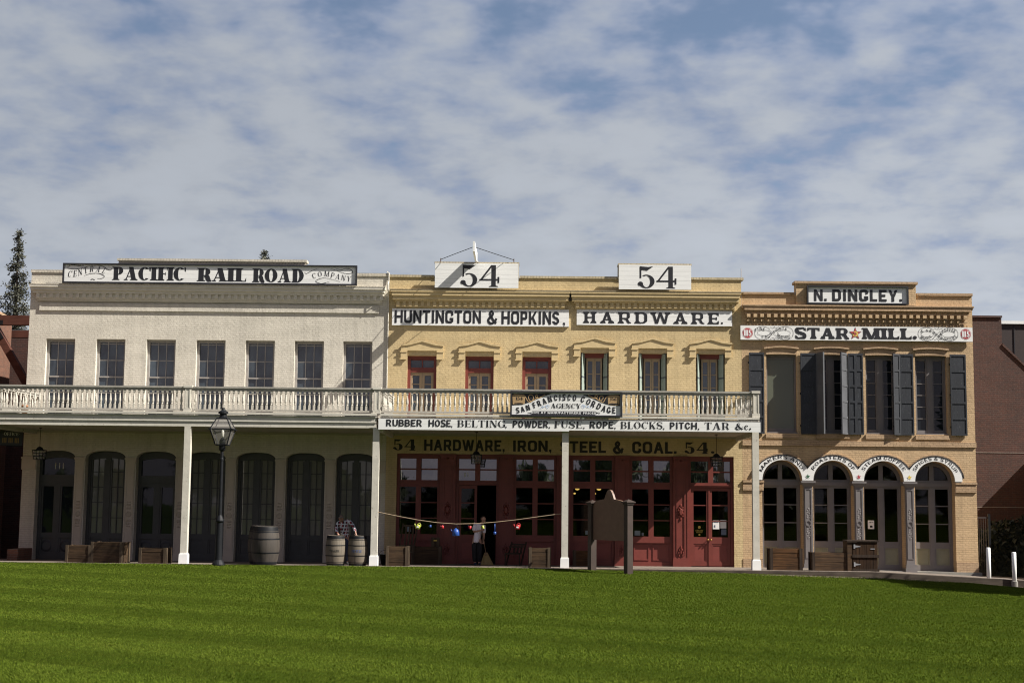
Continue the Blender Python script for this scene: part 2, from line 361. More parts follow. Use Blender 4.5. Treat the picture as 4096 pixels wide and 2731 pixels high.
def tag(o, label, cat, group=None):
    o['label'] = label; o['category'] = cat
    if group: o['group'] = group
    return o
def copy_tree(o, parent=None, loc=None, label=None):
    c = o.copy(); COL.objects.link(c)
    if parent is not None: c.parent = parent
    if loc is not None: c.location = loc
    if label: c['label'] = label
    WORG[c.name] = WORG.get(o.name, Vector())
    for ch in list(o.children): copy_tree(ch, c)
    return c

def wall(mb, x0, x1, z0, z1, ops=(), y=0.0, depth=.2):
    """front face with openings; ops = (ox0, ox1, oz0, top) where top is a height or a function of x; reveals run back by depth"""
    xs = {x0, x1}
    for a, b, c, t in ops:
        xs |= {max(a, x0), min(b, x1)}
        if callable(t): xs |= {a+(b-a)*(.5-.5*math.cos(math.pi*i/18)) for i in range(19)}
    xs = sorted(xs)
    for i in range(len(xs)-1):
        a, b = xs[i], xs[i+1]
        if b-a < 1e-6: continue
        m = (a+b)/2; cov = sorted([o for o in ops if o[0] < m < o[1]], key=lambda o: o[2]); la = lb = z0
        for o in cov:
            t = o[3]; ta, tb = (t(a), t(b)) if callable(t) else (t, t)
            if o[2] > la+1e-6: mb.poly([(a, y, la), (b, y, lb), (b, y, o[2]), (a, y, o[2])])
            mb.poly([(a, y, ta), (b, y, tb), (b, y+depth, tb), (a, y+depth, ta)])
            if o[2] > z0+1e-6: mb.poly([(a, y, o[2]), (b, y, o[2]), (b, y+depth, o[2]), (a, y+depth, o[2])])
            la, lb = ta, tb
        if z1 > max(la, lb)+1e-6: mb.poly([(a, y, la), (b, y, lb), (b, y, z1), (a, y, z1)])
    for a, b, c, t in ops:
        for x in (a, b):
            tx = t(x) if callable(t) else t
            if tx > c+1e-6: mb.poly([(x, y, c), (x, y, tx), (x, y+depth, tx), (x, y+depth, c)])
    return mb
def shell(mb, x0, x1, y0, y1, z0, z1):   # sides, back and roof of a building behind its front
    mb.poly([(x0, y0, z0), (x0, y1, z0), (x0, y1, z1), (x0, y0, z1)]); mb.poly([(x1, y0, z0), (x1, y0, z1), (x1, y1, z1), (x1, y1, z0)])
    mb.poly([(x0, y1, z0), (x1, y1, z0), (x1, y1, z1), (x0, y1, z1)])
    return mb
def pz(z, p): return 2.17+(z-2.17)*(1-p/50.0)     # heights measured on the wall plane, carried to a face standing p proud of it
def pxx(x, p): return x*(1-p/50.0)

# ------------------------------------------------------------------ lettering drawn from strokes
class Style:
    def __init__(s, S, H, so=0., st=0., oct=False, wf=1., sl=0.): s.S, s.H, s.so, s.st, s.oct, s.wf, s.sl = S, H, so, st, oct, wf, sl
BLOCK = Style(.20, .19, oct=True, wf=.95); BLOCKW = Style(.24, .20, oct=True, wf=1.05)
SLAB = Style(.17, .12, .10, .11, oct=True, wf=1.0); FATSLAB = Style(.27, .15, .09, .13, wf=1.22)
FAT = Style(.30, .055, .11, .05, wf=1.12); ROMAN = Style(.19, .055, .09, .05, wf=1.0); LIGHTROMAN = Style(.13, .05, .07, .04, wf=.95)
ITAL = Style(.13, .05, .07, .04, wf=.82, sl=.22); SANS = Style(.15, .14, wf=.92); SANSB = Style(.20, .18, wf=.95); HAND = Style(.20, .17, wf=.86)
WID = dict(A=.82, B=.72, C=.74, D=.76, E=.66, F=.62, G=.78, H=.80, I=.30, K=.78, L=.62, M=.98, N=.80, O=.78, P=.68, R=.76, S=.66, T=.72, U=.76, W=1.12, Y=.78)
WID.update({'&': .82, ',': .2, '.': .2, "'": .16, '-': .36, 'c': .5, '1': .36, '3': .58, '4': .70, '5': .62, '6': .62, ' ': .34})
def octr(rx, ry, th):
    c, s = abs(math.cos(th)), abs(math.sin(th)); ch = .42*min(rx, ry)*1.0
    k = min(rx/c if c > 1e-6 else 1e9, ry/s if s > 1e-6 else 1e9, (rx+ry-ch)/(c+s)); return k
def ring(P, st, cx, cy, rx, ry, a0, a1, tx, ty):
    n = max(3, int(abs(a1-a0)/12)); o = []; q = []
    irx, iry = max(.004, rx-tx), max(.004, ry-ty)
    for i in range(n+1):
        th = R(a0+(a1-a0)*i/n)
        if st.oct:
            k = octr(rx, ry, th); o.append((cx+k*math.cos(th), cy+k*math.sin(th))); k = octr(irx, iry, th); q.append((cx+k*math.cos(th), cy+k*math.sin(th)))
        else:
            o.append((cx+rx*math.cos(th), cy+ry*math.sin(th))); q.append((cx+irx*math.cos(th), cy+iry*math.sin(th)))
    for i in range(n): P.append([o[i], o[i+1], q[i+1], q[i]])
def stroke(P, pts, w):
    n = len(pts); ws = w if isinstance(w, (list, tuple)) else [w]*n; L = []; Q = []
    for i in range(n):
        x, y = pts[i]; d1 = d2 = None
        if i > 0: d1 = Vector((x-pts[i-1][0], y-pts[i-1][1])).normalized()
        if i < n-1: d2 = Vector((pts[i+1][0]-x, pts[i+1][1]-y)).normalized()
        d = ((d1 or d2)+(d2 or d1)); d = d.normalized() if d.length > 1e-6 else (d1 or d2)
        k = 1/max(.6, d.dot(d2 or d1)); nx, ny = -d.y*k, d.x*k
        L.append((x+nx*ws[i]/2, y+ny*ws[i]/2)); Q.append((x-nx*ws[i]/2, y-ny*ws[i]/2))
    for i in range(n-1): P.append([L[i], L[i+1], Q[i+1], Q[i]])
def spline(pts, n=6):
    out = []
    for i in range(len(pts)-1):
        p0, p1, p2, p3 = pts[max(i-1, 0)], pts[i], pts[i+1], pts[min(i+2, len(pts)-1)]
        for k in range(n):
            t = k/n; out.append(tuple(.5*((2*b)+(c-a)*t+(2*a-5*b+4*c-d)*t*t+(3*b-a-3*c+d)*t**3) for a, b, c, d in zip(p0, p1, p2, p3)))
    out.append(pts[-1]); return out
def glyph(ch, st):
    S, H, so, tk = st.S, st.H, st.so, st.st; w = WID[ch]*st.wf; P = []
    def Rr(a, b, c, d): P.append([(a, b), (c, b), (c, d), (a, d)])
    def par(xb, xt, y0, y1, t): P.append([(xb, y0), (xb+t, y0), (xt+t, y1), (xt, y1)])
    def foot(x, t=S):
        if so: P.append([(x-so, 0), (x+t+so, 0), (x+t+so*.8, tk), (x+t, tk*2.0), (x, tk*2.0), (x-so*.8, tk)])
    def head(x, t=S):
        if so: P.append([(x-so*.8, 1-tk), (x, 1-tk*2.0), (x+t, 1-tk*2.0), (x+t+so*.8, 1-tk), (x+t+so, 1), (x-so, 1)])
    def stem(x, t=S, f=True, h=True):
        Rr(x, 0, x+t, 1)
        if f: foot(x, t)
        if h: head(x, t)
    def bowl(xa, xb, y0, y1, tS=S):
        ry = (y1-y0)/2; rx = min(ry*(1.0 if not st.oct else .9), (xb-xa)*.75); c = xb-rx
        Rr(xa, y1-H, c, y1); Rr(xa, y0, c, y0+H); ring(P, st, c, (y0+y1)/2, rx, ry, -90, 90, min(tS, rx*.92), H)
    def beak(x, up=True):      # vertical serif at the end of an arm
        if so:
            if up: P.append([(x-H*1.3, 1-H), (x, 1-.30), (x, 1), (x-H*2.2, 1)])
            else: P.append([(x-H*2.2, 0), (x, 0), (x, .32), (x-H*1.3, H)])
    i = so                      # inset of the first stem
    Hd = H*1.15 if so else S*.98
    if ch == 'A':
        a = w/2; par(i*.9, a-Hd*.55, 0, 1, Hd); par(w-i*.9-S, a-S*.5, 0, 1, S); foot(i*.9, Hd); foot(w-i*.9-S, S)
        Rr(i+(a-i)*.30+Hd*.6, .26, w-i-(a-i)*.36-S*.6, .26+H)
    elif ch == 'B':
        stem(i, f=True, h=True); bowl(i+S*.5, w*.94, .5-H*.5, 1, S*.95); bowl(i+S*.5, w, 0, .5+H*.5)
    elif ch in 'CG':
        ring(P, st, w/2, .5, w/2, .5, 48, 312, min(S, w*.4), H)
        if so: P.append([(w*.84, .97), (w*.98, 1.0), (w*.98, .66), (w*.90, .72)]);
        else: ring(P, st, w/2, .5, w/2, .5, 20, 48, S, H); ring(P, st, w/2, .5, w/2, .5, 312, 340, S, H)
        if ch == 'G':
            Rr(w-S, .04 if so else .12, w, .44)
            if so: Rr(w-S-so, .40, w+so*.6, .40+tk*1.2)
            else: Rr(w*.55, .44-H, w, .44)
    elif ch == 'c':
        ring(P, st, w/2, .33, w/2, .33, 40, 320, S*.9, H); ring(P, st, w*.72, .5, .09, .09, 0, 360, .085, .085)
    elif ch == 'D': stem(i); bowl(i+S*.5, w, 0, 1)
    elif ch in 'EF':
        stem(i); Rr(i+S, 1-H, w, 1); Rr(i+S, .5-H/2, w*.84, .5+H/2); beak(w)
        if so: P.append([(w*.84-H, .5-H*.4), (w*.84, .34), (w*.84, .66), (w*.84-H, .5+H*.4)])
        if ch == 'E': Rr(i+S, 0, w, H); beak(w, False)
    elif ch == 'H': stem(i); stem(w-i-S); Rr(i+S, .5-H/2, w-i-S, .5+H/2)
    elif ch == 'I': stem((w-S)/2)
    elif ch == 'K':
        stem(i); par(i+S*.7, w-i-Hd, .36, 1, Hd); par(w-i*.5-S*1.15, i+S*1.05, 0, .60, S*1.05); head(w-i-Hd, Hd); foot(w-i*.5-S*1.15, S*1.1)
    elif ch == 'L': stem(i); Rr(i+S, 0, w, H); beak(w, False)
    elif ch == 'M':
        h = H*1.1 if so else S; stem(i*.8, h, h=False); stem(w-i*.8-S); a = w*.48
        par(a-S*.45, i*.8, 0, 1, S); par(a-S*.1, w-i*.8-S-Hd*.0, 0, 1, Hd)
        if so: P.append([(i*.8-so, 1-tk), (i*.8+S, 1-tk), (i*.8+S, 1), (i*.8-so, 1)])
    elif ch == 'N':
        h = H*1.1 if so else S; stem(i*.8, h, h=False); stem(w-i*.8-h, h, f=False); par(w-i*.8-S*1.02, i*.8, 0, 1, S*1.02)
        if so: P.append([(i*.8-so, 1-tk), (i*.8+S, 1-tk), (i*.8+S, 1), (i*.8-so, 1)])
    elif ch == 'O': ring(P, st, w/2, .5, w/2, .5, 0, 360, min(S, w*.4), H)
    elif ch in 'PR':
        lo = .44-H*.5; stem(i); bowl(i+S*.5, w*(.97 if ch == 'P' else .93), lo, 1, S*.95)
        if ch == 'R':
            if so: stroke(P, spline([(w*.55, lo+H*.5), (w*.72, lo-.06), (w*.78, .16), (w*.90, .05), (w*1.02, .07)], 4), [H]+[S*.9]*11+[S*.6]*3+[H, H])
            else: par(w-S*1.05, i+S*1.25, 0, lo+H*.6, S*1.08)
    elif ch == 'S':
        if st.oct:
            a, b, t = S*.5, w-S*.5, H*.5; m = .5; k = .13
            pts = [(b, .74), (b, 1-t-k), (b-k, 1-t), (a+k, 1-t), (a, 1-t-k), (a, m+k+.03), (a+k, m+.02), (b-k, m-.02), (b, m-k-.03), (b, t+k), (b-k, t), (a+k, t), (a, t+k), (a, .27)]
            stroke(P, pts, (S+H)/2)
            if so: Rr(b-S*.2, .68, b+S*.5, 1); Rr(a-S*.5, 0, a+S*.2, .32)
        else:
            e = max(H, .05)*.5; lo = S*.46
            pts = spline([(w*.90, .78), (w*.74, .955), (w*.47, 1-e), (w*.19, .90), (lo, .74), (w*.26, .585), (w*.5, .505), (w*.76, .41), (w-lo, .26), (w*.80, .09), (w*.52, e), (w*.24, .05), (w*.08, .24)], 3)
            n = len(pts); T0 = H if so else S*.9
            stroke(P, pts, [T0+(S*1.06-T0)*max(0, math.sin(math.pi*max(0, min(1, (j/(n-1)-.08)/.84))))**1.3 for j in range(n)])
            if so: P.append([(w*.80, .93), (w*.95, 1.0), (w*.95, .66), (w*.87, .74)]); P.append([(w*.03, 0), (w*.18, .07), (w*.11, .27), (w*.03, .34)])
    elif ch == 'T':
        stem((w-S)/2, h=False); Rr(0, 1-H, w, 1)
        if so: P.append([(0, .68), (H*1.3, 1-H), (H*2.2, 1), (0, 1)]); P.append([(w-H*1.3, 1-H), (w, .68), (w, 1), (w-H*2.2, 1)])
    elif ch == 'U':
        h = H*1.1 if so else S; r = .36; Rr(i*.8, r, i*.8+S, 1); Rr(w-i*.8-h, r, w-i*.8, 1); head(i*.8); head(w-i*.8-h, h)
        ring(P, st, w/2, r, w/2-i*.8, r, 180, 270, S, H); ring(P, st, w/2, r, w/2-i*.8, r, 270, 360, h, H)
    elif ch == 'W':
        a, b, k = i*.7, w-i*.7, w*.5; q = S*.9
        par(w*.30-q*.5, a, 0, 1, q); par(w*.30-Hd*.3, k-Hd*.5, 0, 1, Hd); par(w*.72-q*.5, k-q*.5, 0, 1, q); par(w*.72-Hd*.3, b-Hd, 0, 1, Hd); head(a, q); head(b-Hd, Hd)
    elif ch == 'Y':
        k = w/2; Rr(k-S/2, 0, k+S/2, .46); foot(k-S/2); par(k-S*.55, i*.7, .42, 1, S); par(k-Hd*.2, w-i*.7-Hd, .42, 1, Hd); head(i*.7, S); head(w-i*.7-Hd, Hd)
    elif ch == '&':
        h = H if so else S*.85; pts = spline([(w*.98, .42), (w*.80, .20), (w*.55, .05), (w*.28, .05), (w*.09, .24), (w*.22, .45), (w*.48, .60), (w*.60, .80), (w*.44, .95), (w*.27, .80), (w*.38, .58), (w*.68, .22), (w*.96, .05)], 4); n = len(pts)
        stroke(P, pts, [h*1.05 if j < n*.22 else (S if j < n*.42 else (h if j < n*.72 else S)) for j in range(n)])
    elif ch == ',': Rr(w*.5-S*.42, 0, w*.5+S*.42, S*.9); P.append([(w*.5-S*.05, -.22), (w*.5+S*.42, .02), (w*.5-S*.1, .02)])
    elif ch == '.':
        if so or not st.oct: ring(P, st, w*.5, S*.5, S*.5, S*.5, 0, 360, S*.49, S*.49)
        else: Rr(w*.5-S*.48, 0, w*.5+S*.48, S*.9)
    elif ch == "'": P.append([(w*.3, 1), (w*.7, 1), (w*.45, .68), (w*.3, .70)])
    elif ch == '-': Rr(0, .44, w, .44+H)
    elif ch == '1':
        stem((w-S)/2, h=False)
        P.append([(w*.02, .76), (w*.5, .86), (w*.5, 1), (w*.38, 1)])
    elif ch == '4':
        xs = w*.60; Rr(xs, 0, xs+S, 1); foot(xs); h = max(H, .05)*(1.2 if so else 1); par(0, xs-h*.2, .30, 1, h*1.25); Rr(0, .30-h*.2, w, .30+h)
        if so: P.append([(w-h, .18), (w, .18), (w, .46), (w-h, .46)])
    elif ch in '536':
        h = max(H, .045)
        if ch == '5':
            ring(P, st, w*.5, .31, w*.5, .31, -150, 120, min(S*1.05, w*.42), h); Rr(w*.10, .46, w*.10+h*1.3, 1)
            P.append([(w*.10, 1), (w*.10, .84 if so else 1-H), (w*.55, .80 if so else 1-H), (w*.92, 1.0), (w*.6, .97 if so else 1)])
            ring(P, st, w*.14, .20, .10, .10, 0, 360, .099, .099)
        elif ch == '6':
            ring(P, st, w*.5, .31, w*.5, .31, 0, 360, min(S*.95, w*.4), h); stroke(P, spline([(w*.88, .92), (w*.58, .97), (w*.28, .78), (w*.13, .35)], 4), [h, h]+[S*.9]*11)
            ring(P, st, w*.84, .84, .085, .085, 0, 360, .084, .084)
        else: ring(P, st, w*.44, .74, w*.42, .26, -90, 150, S, h); ring(P, st, w*.48, .27, w*.5, .27, -150, 90, S, h)
    if st.sl: P = [[(x+y*st.sl, y) for x, y in p] for p in P]
    return P, w
TRACK = .12
def lay(s, st, track=TRACK):
    x = 0; out = []
    for ch in s:
        if ch == ' ': x += WID[' ']*st.wf; continue
        P, w = glyph(ch, st); out.append((P, x, w)); x += w+track
    return out, x-track
def text(s, st, x0, x1, z0, z1, track=TRACK):
    L, tot = lay(s, st, track); kx = (x1-x0)/tot; kz = z1-z0
    return [[(x0+(x+a)*kx, z0+b*kz) for a, b in p] for P, x, w in L for p in P]
def text_path(s, st, fn, h, track=TRACK, kx=None):
    """fn(t in 0..1) -> (x, z, angle) baseline; glyph centres are spread along it"""
    L, tot = lay(s, st, track); out = []
    for P, x, w in L:
        t = (x+w/2)/tot; X, Z, a = fn(t); k = kx or h
        hh = h(t) if callable(h) else h
        k = kx if kx else hh
        ca, sa = math.cos(a), math.sin(a)
        for p in P: out.append([(X+(u-w/2)*k*ca-v*hh*sa, Z+(u-w/2)*k*sa+v*hh*ca) for u, v in p])
    return out
def polyfn(pts):
    pts = spline(pts, 8); L = [0]
    for a, b in zip(pts, pts[1:]): L.append(L[-1]+math.dist(a, b))
    def fn(t):
        d = t*L[-1]
        for i in range(len(pts)-1):
            if d <= L[i+1] or i == len(pts)-2:
                k = (d-L[i])/max(1e-9, L[i+1]-L[i]); a, b = pts[i], pts[i+1]
                return a[0]+(b[0]-a[0])*k, a[1]+(b[1]-a[1])*k, math.atan2(b[1]-a[1], b[0]-a[0])
    return fn
def line(pts, w, sm=True):
    P = []; stroke(P, spline(pts, 6) if sm else pts, w); return P
def swash(pts, w):
    q = spline(pts, 6); n = len(q); P = []; stroke(P, q, [w*(.35+.65*math.sin(math.pi*j/(n-1))) for j in range(n)]); return P
def disc(cx, cz, rx, rz, n=24): return [(cx+rx*math.cos(2*math.pi*i/n), cz+rz*math.sin(2*math.pi*i/n)) for i in range(n)]
def star(cx, cz, r, k=.40): return [(cx+(r if i % 2 == 0 else r*k)*math.sin(math.pi*i/5), cz+(r if i % 2 == 0 else r*k)*math.cos(math.pi*i/5)) for i in range(10)]
def starfan(cx, cz, r, k=.40):
    s = star(cx, cz, r, k); return [[(cx, cz), s[i], s[(i+1) % 10]] for i in range(10)]
def annulus(cx, cz, rx, rz, t, n=28):
    P = []; ring(P, SANS, cx, cz, rx, rz, 0, 360, t, t); return P
def sign(name, label, x0, x1, z0, z1, yf, th, mat='white', frame=None, fp=.03, cat='sign', group=None):
    t = thing(name, label, cat, ((x0+x1)/2, yf+th, z0), group=group)
    MB().box(x0, x1, yf, yf+th, z0, z1).build('board', mat, t)
    if frame:
        f = frame; m = MB(); m.box(x0-f*.6, x0+f*.4, yf-fp, yf+th-.004, z0-f*.6, z1+f*.6); m.box(x1-f*.4, x1+f*.6, yf-fp, yf+th-.004, z0-f*.6, z1+f*.6)
        m.box(x0+f*.4, x1-f*.4, yf-fp-.002, yf+th-.006, z0-f*.6, z0+f*.4); m.box(x0+f*.4, x1-f*.4, yf-fp-.002, yf+th-.006, z1-f*.4, z1+f*.6); m.build('frame', 'frameblack', t)
    return t

# ------------------------------------------------------------------ ground
def fz(x, y): return -.0225*y-.045*max(0., x-11.)
def gz(x, y):
    e = .105 if x < -1 else float(np.interp(x, [-1, 6.3, 11, 14, 15.7, 20], [.105, .02, -.08, -.21, -.36, -.42]))
    far = float(np.interp(x, [-20, 6, 16, 24], [.02, 0, -.10, -.15]))
    t = min(1, max(0, (-4.6-y)/6.0)); t = t*t*(3-2*t); return e*(1-t)+far*t
m = MB(); xs = [-400, -120, -60]+[float(v) for v in np.arange(-40, 41, 1.0)]+[60, 120, 400]; ys = [-400, -150, -80]+[float(v) for v in np.arange(-52, -4.9, 1.0)]+[-4.62]
vv = [(x, y, gz(max(-30, min(30, x)), max(y, -60))) for y in ys for x in xs]; nx = len(xs)
ff = [(j*nx+i, j*nx+i+1, (j+1)*nx+i+1, (j+1)*nx+i) for j in range(len(ys)-1) for i in range(nx-1)]
m.add(vv, ff)
def mown(t):    # mower lines run slantwise across the green
    a = coords(t, (1, 1, 1), (0, 0, R(29))); mp = nd(t, 'ShaderNodeMapping'); mp.inputs[3].default_value = (.05, 1.25, 1.0); t.links.new(a, mp.inputs[0]); return mp.outputs[0]
def lawnmat():
    mm, t, b = newmat("lawn_turf"); v = mown(t)
    st = noise(t, v, .55, 3, .55); sm = noise(t, coords(t, (1, 1.6, 1)), 1.1, 4, .6); fn = noise(t, coords(t), 22, 3, .6)
    c = mixc(t, ramp(t, st, .36, .64), (.030, .046, .005), (.046, .066, .008)); c = mixc(t, ramp(t, sm, .35, .75, 0, .45), c, (.056, .068, .010))
    c = mixc(t, ramp(t, fn, .3, .7, 0, .55), c, (.008, .019, .002)); t.links.new(c, b.inputs['Base Color']); b.inputs['Roughness'].default_value = .9; b.inputs['Specular IOR Level'].default_value = 0
    return mm
M['lawn'] = lawnmat()
m.build('lawn', 'lawn', kind='structure', smooth=True)
def grassmat():
    mm, t, b = newmat("grass_blades"); g = nd(t, 'ShaderNodeNewGeometry'); v = mown(t)
    st = noise(t, v, .62, 4, .6); sm = noise(t, coords(t, (1, 1.6, 1)), 1.1, 4, .6); pt = noise(t, coords(t, (1, 2.2, 1)), 5.2, 3, .6)
    c = mixc(t, ramp(t, st, .34, .66), (.054, .083, .009), (.090, .124, .015))
    c = mixc(t, ramp(t, sm, .40, .75, 0, .55), c, (.115, .134, .019))
    c = mixc(t, ramp(t, pt, .60, .72, 0, .75), c, (.040, .064, .007))
    c = mixc(t, ramp(t, g.outputs['Random Per Island'], 0, 1, 0, .5), c, (.046, .072, .008)); c = mixc(t, ramp(t, g.outputs['Random Per Island'], .965, 1, 0, .8), c, (.14, .15, .03))
    t.links.new(c, b.inputs['Base Color']); b.inputs['Roughness'].default_value = .7; b.inputs['Specular IOR Level'].default_value = 0; return mm
M['grass'] = grassmat()
def grass():
    n = 520000
    d = 15.5*np.exp(RNG.random(n)*math.log(46/15.5)); lat = (RNG.random(n)*2-1)*(.385*d+.8)
    x = lat-.011*d; y = -50+d
    ok = (y < -4.62)&(y > -35); x, y, d = x[ok], y[ok], d[ok]; n = len(x)
    z = np.array([gz(a, b) for a, b in zip(x, y)])
    clump = np.sin(x*3.1+np.sin(y*2.3)*1.7)*np.sin(y*2.7+np.sin(x*1.9)*1.3)
    h = (.013+.012*RNG.random(n)+.002*clump)*(1+.25*(d > 44)); w = .0042*d/16+.0018; a = RNG.random(n)*2*math.pi
    lean = (RNG.random(n)*.9+.25)*h; stripe = np.sign(np.sin((y+x*.55)*1.8+np.sin(x*.23)*.5)); la = RNG.normal(0, .9, n)+np.where(stripe > 0, 0.0, math.pi)
    ca, sa = np.cos(a)*w, np.sin(a)*w
    v = np.empty((n, 3, 3), np.float32)
    v[:, 0] = np.stack([x-ca, y-sa, z-.004], 1); v[:, 1] = np.stack([x+ca, y+sa, z-.004], 1); v[:, 2] = np.stack([x+np.cos(la)*lean, y+np.sin(la)*lean, z+h], 1)
    me = bpy.data.meshes.new("grass"); me.vertices.add(n*3); me.vertices.foreach_set('co', v.reshape(-1)); me.loops.add(n*3); me.loops.foreach_set('vertex_index', np.arange(n*3, dtype=np.int32))
    me.polygons.add(n); me.polygons.foreach_set('loop_start', np.arange(0, n*3, 3, dtype=np.int32)); me.update(calc_edges=True); me.materials.append(M['grass'])
    o = bpy.data.objects.new("grass", me); COL.objects.link(o); o['kind'] = 'stuff'; return o
grass()
# boardwalk, its kerb and the bare dirt before it
m = MB(); xs = [-40., -25., -15., -5., 3., 7., 11., 12., 13., 14., 15., 16.2]; 
for a, b in zip(xs, xs[1:]):
    for y0, y1 in ((-4.30, -2.), (-2., 0.9)):
        m.poly([(a, y0, fz(a, y0)), (b, y0, fz(b, y0)), (b, y1, fz(b, y1)), (a, y1, fz(a, y1))])
    m.poly([(a, -4.3, fz(a, -4.3)), (b, -4.3, fz(b, -4.3)), (b, -4.3, -.9), (a, -4.3, -.9)])
m.poly([(16.2, -4.3, fz(16.2, -4.3)), (16.2, .9, fz(16.2, .9)), (16.2, .9, -.9), (16.2, -4.3, -.9)])
def boardmat():
    mm, t, b = newmat("boardwalk"); tcn = nd(t, 'ShaderNodeTexCoord'); s = nd(t, 'ShaderNodeSeparateXYZ'); t.links.new(tcn.outputs['Object'], s.inputs[0])
    w = nd(t, 'ShaderNodeMath', operation='PINGPONG'); t.links.new(s.outputs[0], w.inputs[0]); w.inputs[1].default_value = .15
    nz = noise(t, coords(t, (6, 1, 6)), 1.6, 5, .65); c = mixc(t, ramp(t, nz, .3, .7), (.135, .108, .086), (.20, .163, .132)); c = mixc(t, ramp(t, w.outputs[0], 0, .022, .85, 0), c, (.06, .05, .04))
    t.links.new(c, b.inputs['Base Color']); b.inputs['Roughness'].default_value = .85; return mm
M['boardwalk'] = boardmat(); m.build('boardwalk', 'boardwalk', kind='structure')
m = MB()
for a, b in zip(xs, xs[1:]):
    za, zb = fz(a, -4.3)-.012, fz(b, -4.3)-.012
    m.add([(a, -4.40, za), (b, -4.40, zb), (b, -4.304, zb), (a, -4.304, za), (a, -4.40, -.9), (b, -4.40, -.9)], [(0, 1, 2, 3), (0, 4, 5, 1)])
m.build('kerb', wood("kerb_timber", (.06, .047, .037), (.11, .09, .07), 'x'), kind='structure')
m = MB(); dx = [-1.5, 0., 2., 5., 8., 11., 13., 15., 17., 22.]
for a, b in zip(dx, dx[1:]): m.poly([(a, -5.4, gz(a, -5.4)+.004), (b, -5.4, gz(b, -5.4)+.004), (b, -4.40, min(gz(b, -4.62), fz(b, -4.4)-.10)), (a, -4.40, min(gz(a, -4.62), fz(a, -4.4)-.10))])
m.build('dirt_strip', 'dirt', kind='structure')
MB().poly([(-400, -4.7, -.60), (400, -4.7, -.60), (400, 500, -.60), (-400, 500, -.60)]).build('ground', paint("packed_earth", (.07, .06, .045), .95, .2, .4), kind='structure')
m = MB()
for (a, za), (b, zb) in (((16.2, -.36), (19, -.46)), ((19, -.46), (40, -.5))): m.poly([(a, -4.66, za), (b, -4.66, zb), (b, 6, zb+.02), (a, 6, za+.02)])
m.build('pavement', 'concrete', kind='structure')
# far-off trees across the green, behind the photographer: what the lower panes mirror
def leaves(n, centre, size, shape, mat, nrm=None):
    """n small three-sided leaves filling shape(rng, n) -> points"""
    p = shape(n); k = len(p); s = size*(.6+.8*RNG.random((k, 1))); d = RNG.normal(size=(k, 2, 3)); d /= np.linalg.norm(d, axis=2, keepdims=True)
    v = np.empty((k, 3, 3)); v[:, 0] = p-d[:, 0]*s*.5; v[:, 1] = p+d[:, 0]*s*.5; v[:, 2] = p+d[:, 1]*s*1.1
    return [tuple(q) for q in v.reshape(-1, 3)], [(3*i, 3*i+1, 3*i+2) for i in range(k)]
def blobs(bl):
    def f(n):
        out = []; tot = sum(b[3]**2 for b in bl)
        for x, y, z, r in bl:
            k = max(8, int(n*r*r/tot)); q = RNG.normal(size=(k, 3)); q /= np.linalg.norm(q, axis=1, keepdims=True); rr = r*(.55+.5*RNG.random((k, 1)))
            out.append(np.array([x, y, z])+q*rr*np.array([1, 1, .85]))
        return np.concatenate(out)
    return f
bl = []
for i in range(46):
    x = -150+i*6.6+random.uniform(-2, 2); h = random.uniform(5, 8.5) if random.random() < .8 else random.uniform(9, 12); h = random.uniform(3.2, 4.6) if -15 < x < 2 else h; y = -112+random.uniform(-8, 8)
    for k in range(4): bl.append((x+random.uniform(-2.4, 2.4), y, h*random.uniform(.25, .8), h*random.uniform(.22, .34)))
m = MB(); m.add(*leaves(26000, None, 1.3, blobs(bl), None)); m.build('treeline', 'leaf', kind='stuff')

# ================================================================== painted brick building with seven bays
def arch_top(a, b, spring, crown, p=2.6):
    c, w = (a+b)/2, (b-a)/2
    return lambda x: spring+(crown-spring)*max(0., 1-min(1., abs((x-c)/w))**p)**.5
BL = thing('brick_building', 'cream painted brick building with seven tall sash windows above an arched arcade', 'building', (-11.3, 0, 0))
X0, X1 = -17.72, -4.935
WINX = [-17.09, -15.30, -13.51, -11.74, -9.99, -8.25, -6.53]; WW = 1.035
ARX = [(-17.22, -15.87), (-15.50, -14.09), (-13.71, -12.31), (-11.96, -10.56), (-10.19, -8.81), (-8.44, -7.07), (-6.69, -5.32)]
m = MB(); ops = [(x, x+WW, 5.0, 7.75) for x in WINX]+[(a, b, -.2, arch_top(a, b, 3.56, 3.80)) for a, b in ARX]
wall(m, X0, X1, -.3, 10.10, ops, 0, .42); shell(m, X0, X1, 0, 11, -.3, 9.6); m.poly([(X0, .35, -.3), (X1, .35, -.3), (X1, .35, -.25), (X0, .35, -.25)])
m.box(X0, X1, .001, .35, 10.101, 10.103)
m.build('wall', 'beige', BL)
MB().poly([(X0, .3, 9.4), (X1, .3, 9.4), (X1, 11, 9.3), (X0, 11, 9.3)]).build('roof', 'roof', BL)
MB().box(X0-.02, -14.62, -.035, .36, 10.11, 10.215).build('coping', 'cap_beige', BL); MB().box(-7.93, X1, -.035, .36, 10.09, 10.195).build('coping', 'cap_beige', BL)
m = MB(); m.box(-14.62, -7.93, -.03, .34, 10.104, 10.44); m.box(-14.63, -7.92, -.045, .35, 10.441, 10.485); m.box(-14.61, -7.94, -.028, .33, 10.486, 10.56); m.box(-14.66, -7.89, -.085, .36, 10.561, 10.645); m.build('parapet', 'cap_beige', BL)
cz = lambda z, p: pz(z, p)
m = MB(); a, b = -17.70, -5.06
m.box(a, b, -.27, -.002, cz(9.61, .27), cz(9.695, .27)); m.box(a+.04, b-.03, -.235, -.003, cz(9.50, .23), cz(9.61, .25)-.003)
m.box(a+.10, b-.07, -.175, -.004, cz(9.39, .17), cz(9.50, .2)-.003)
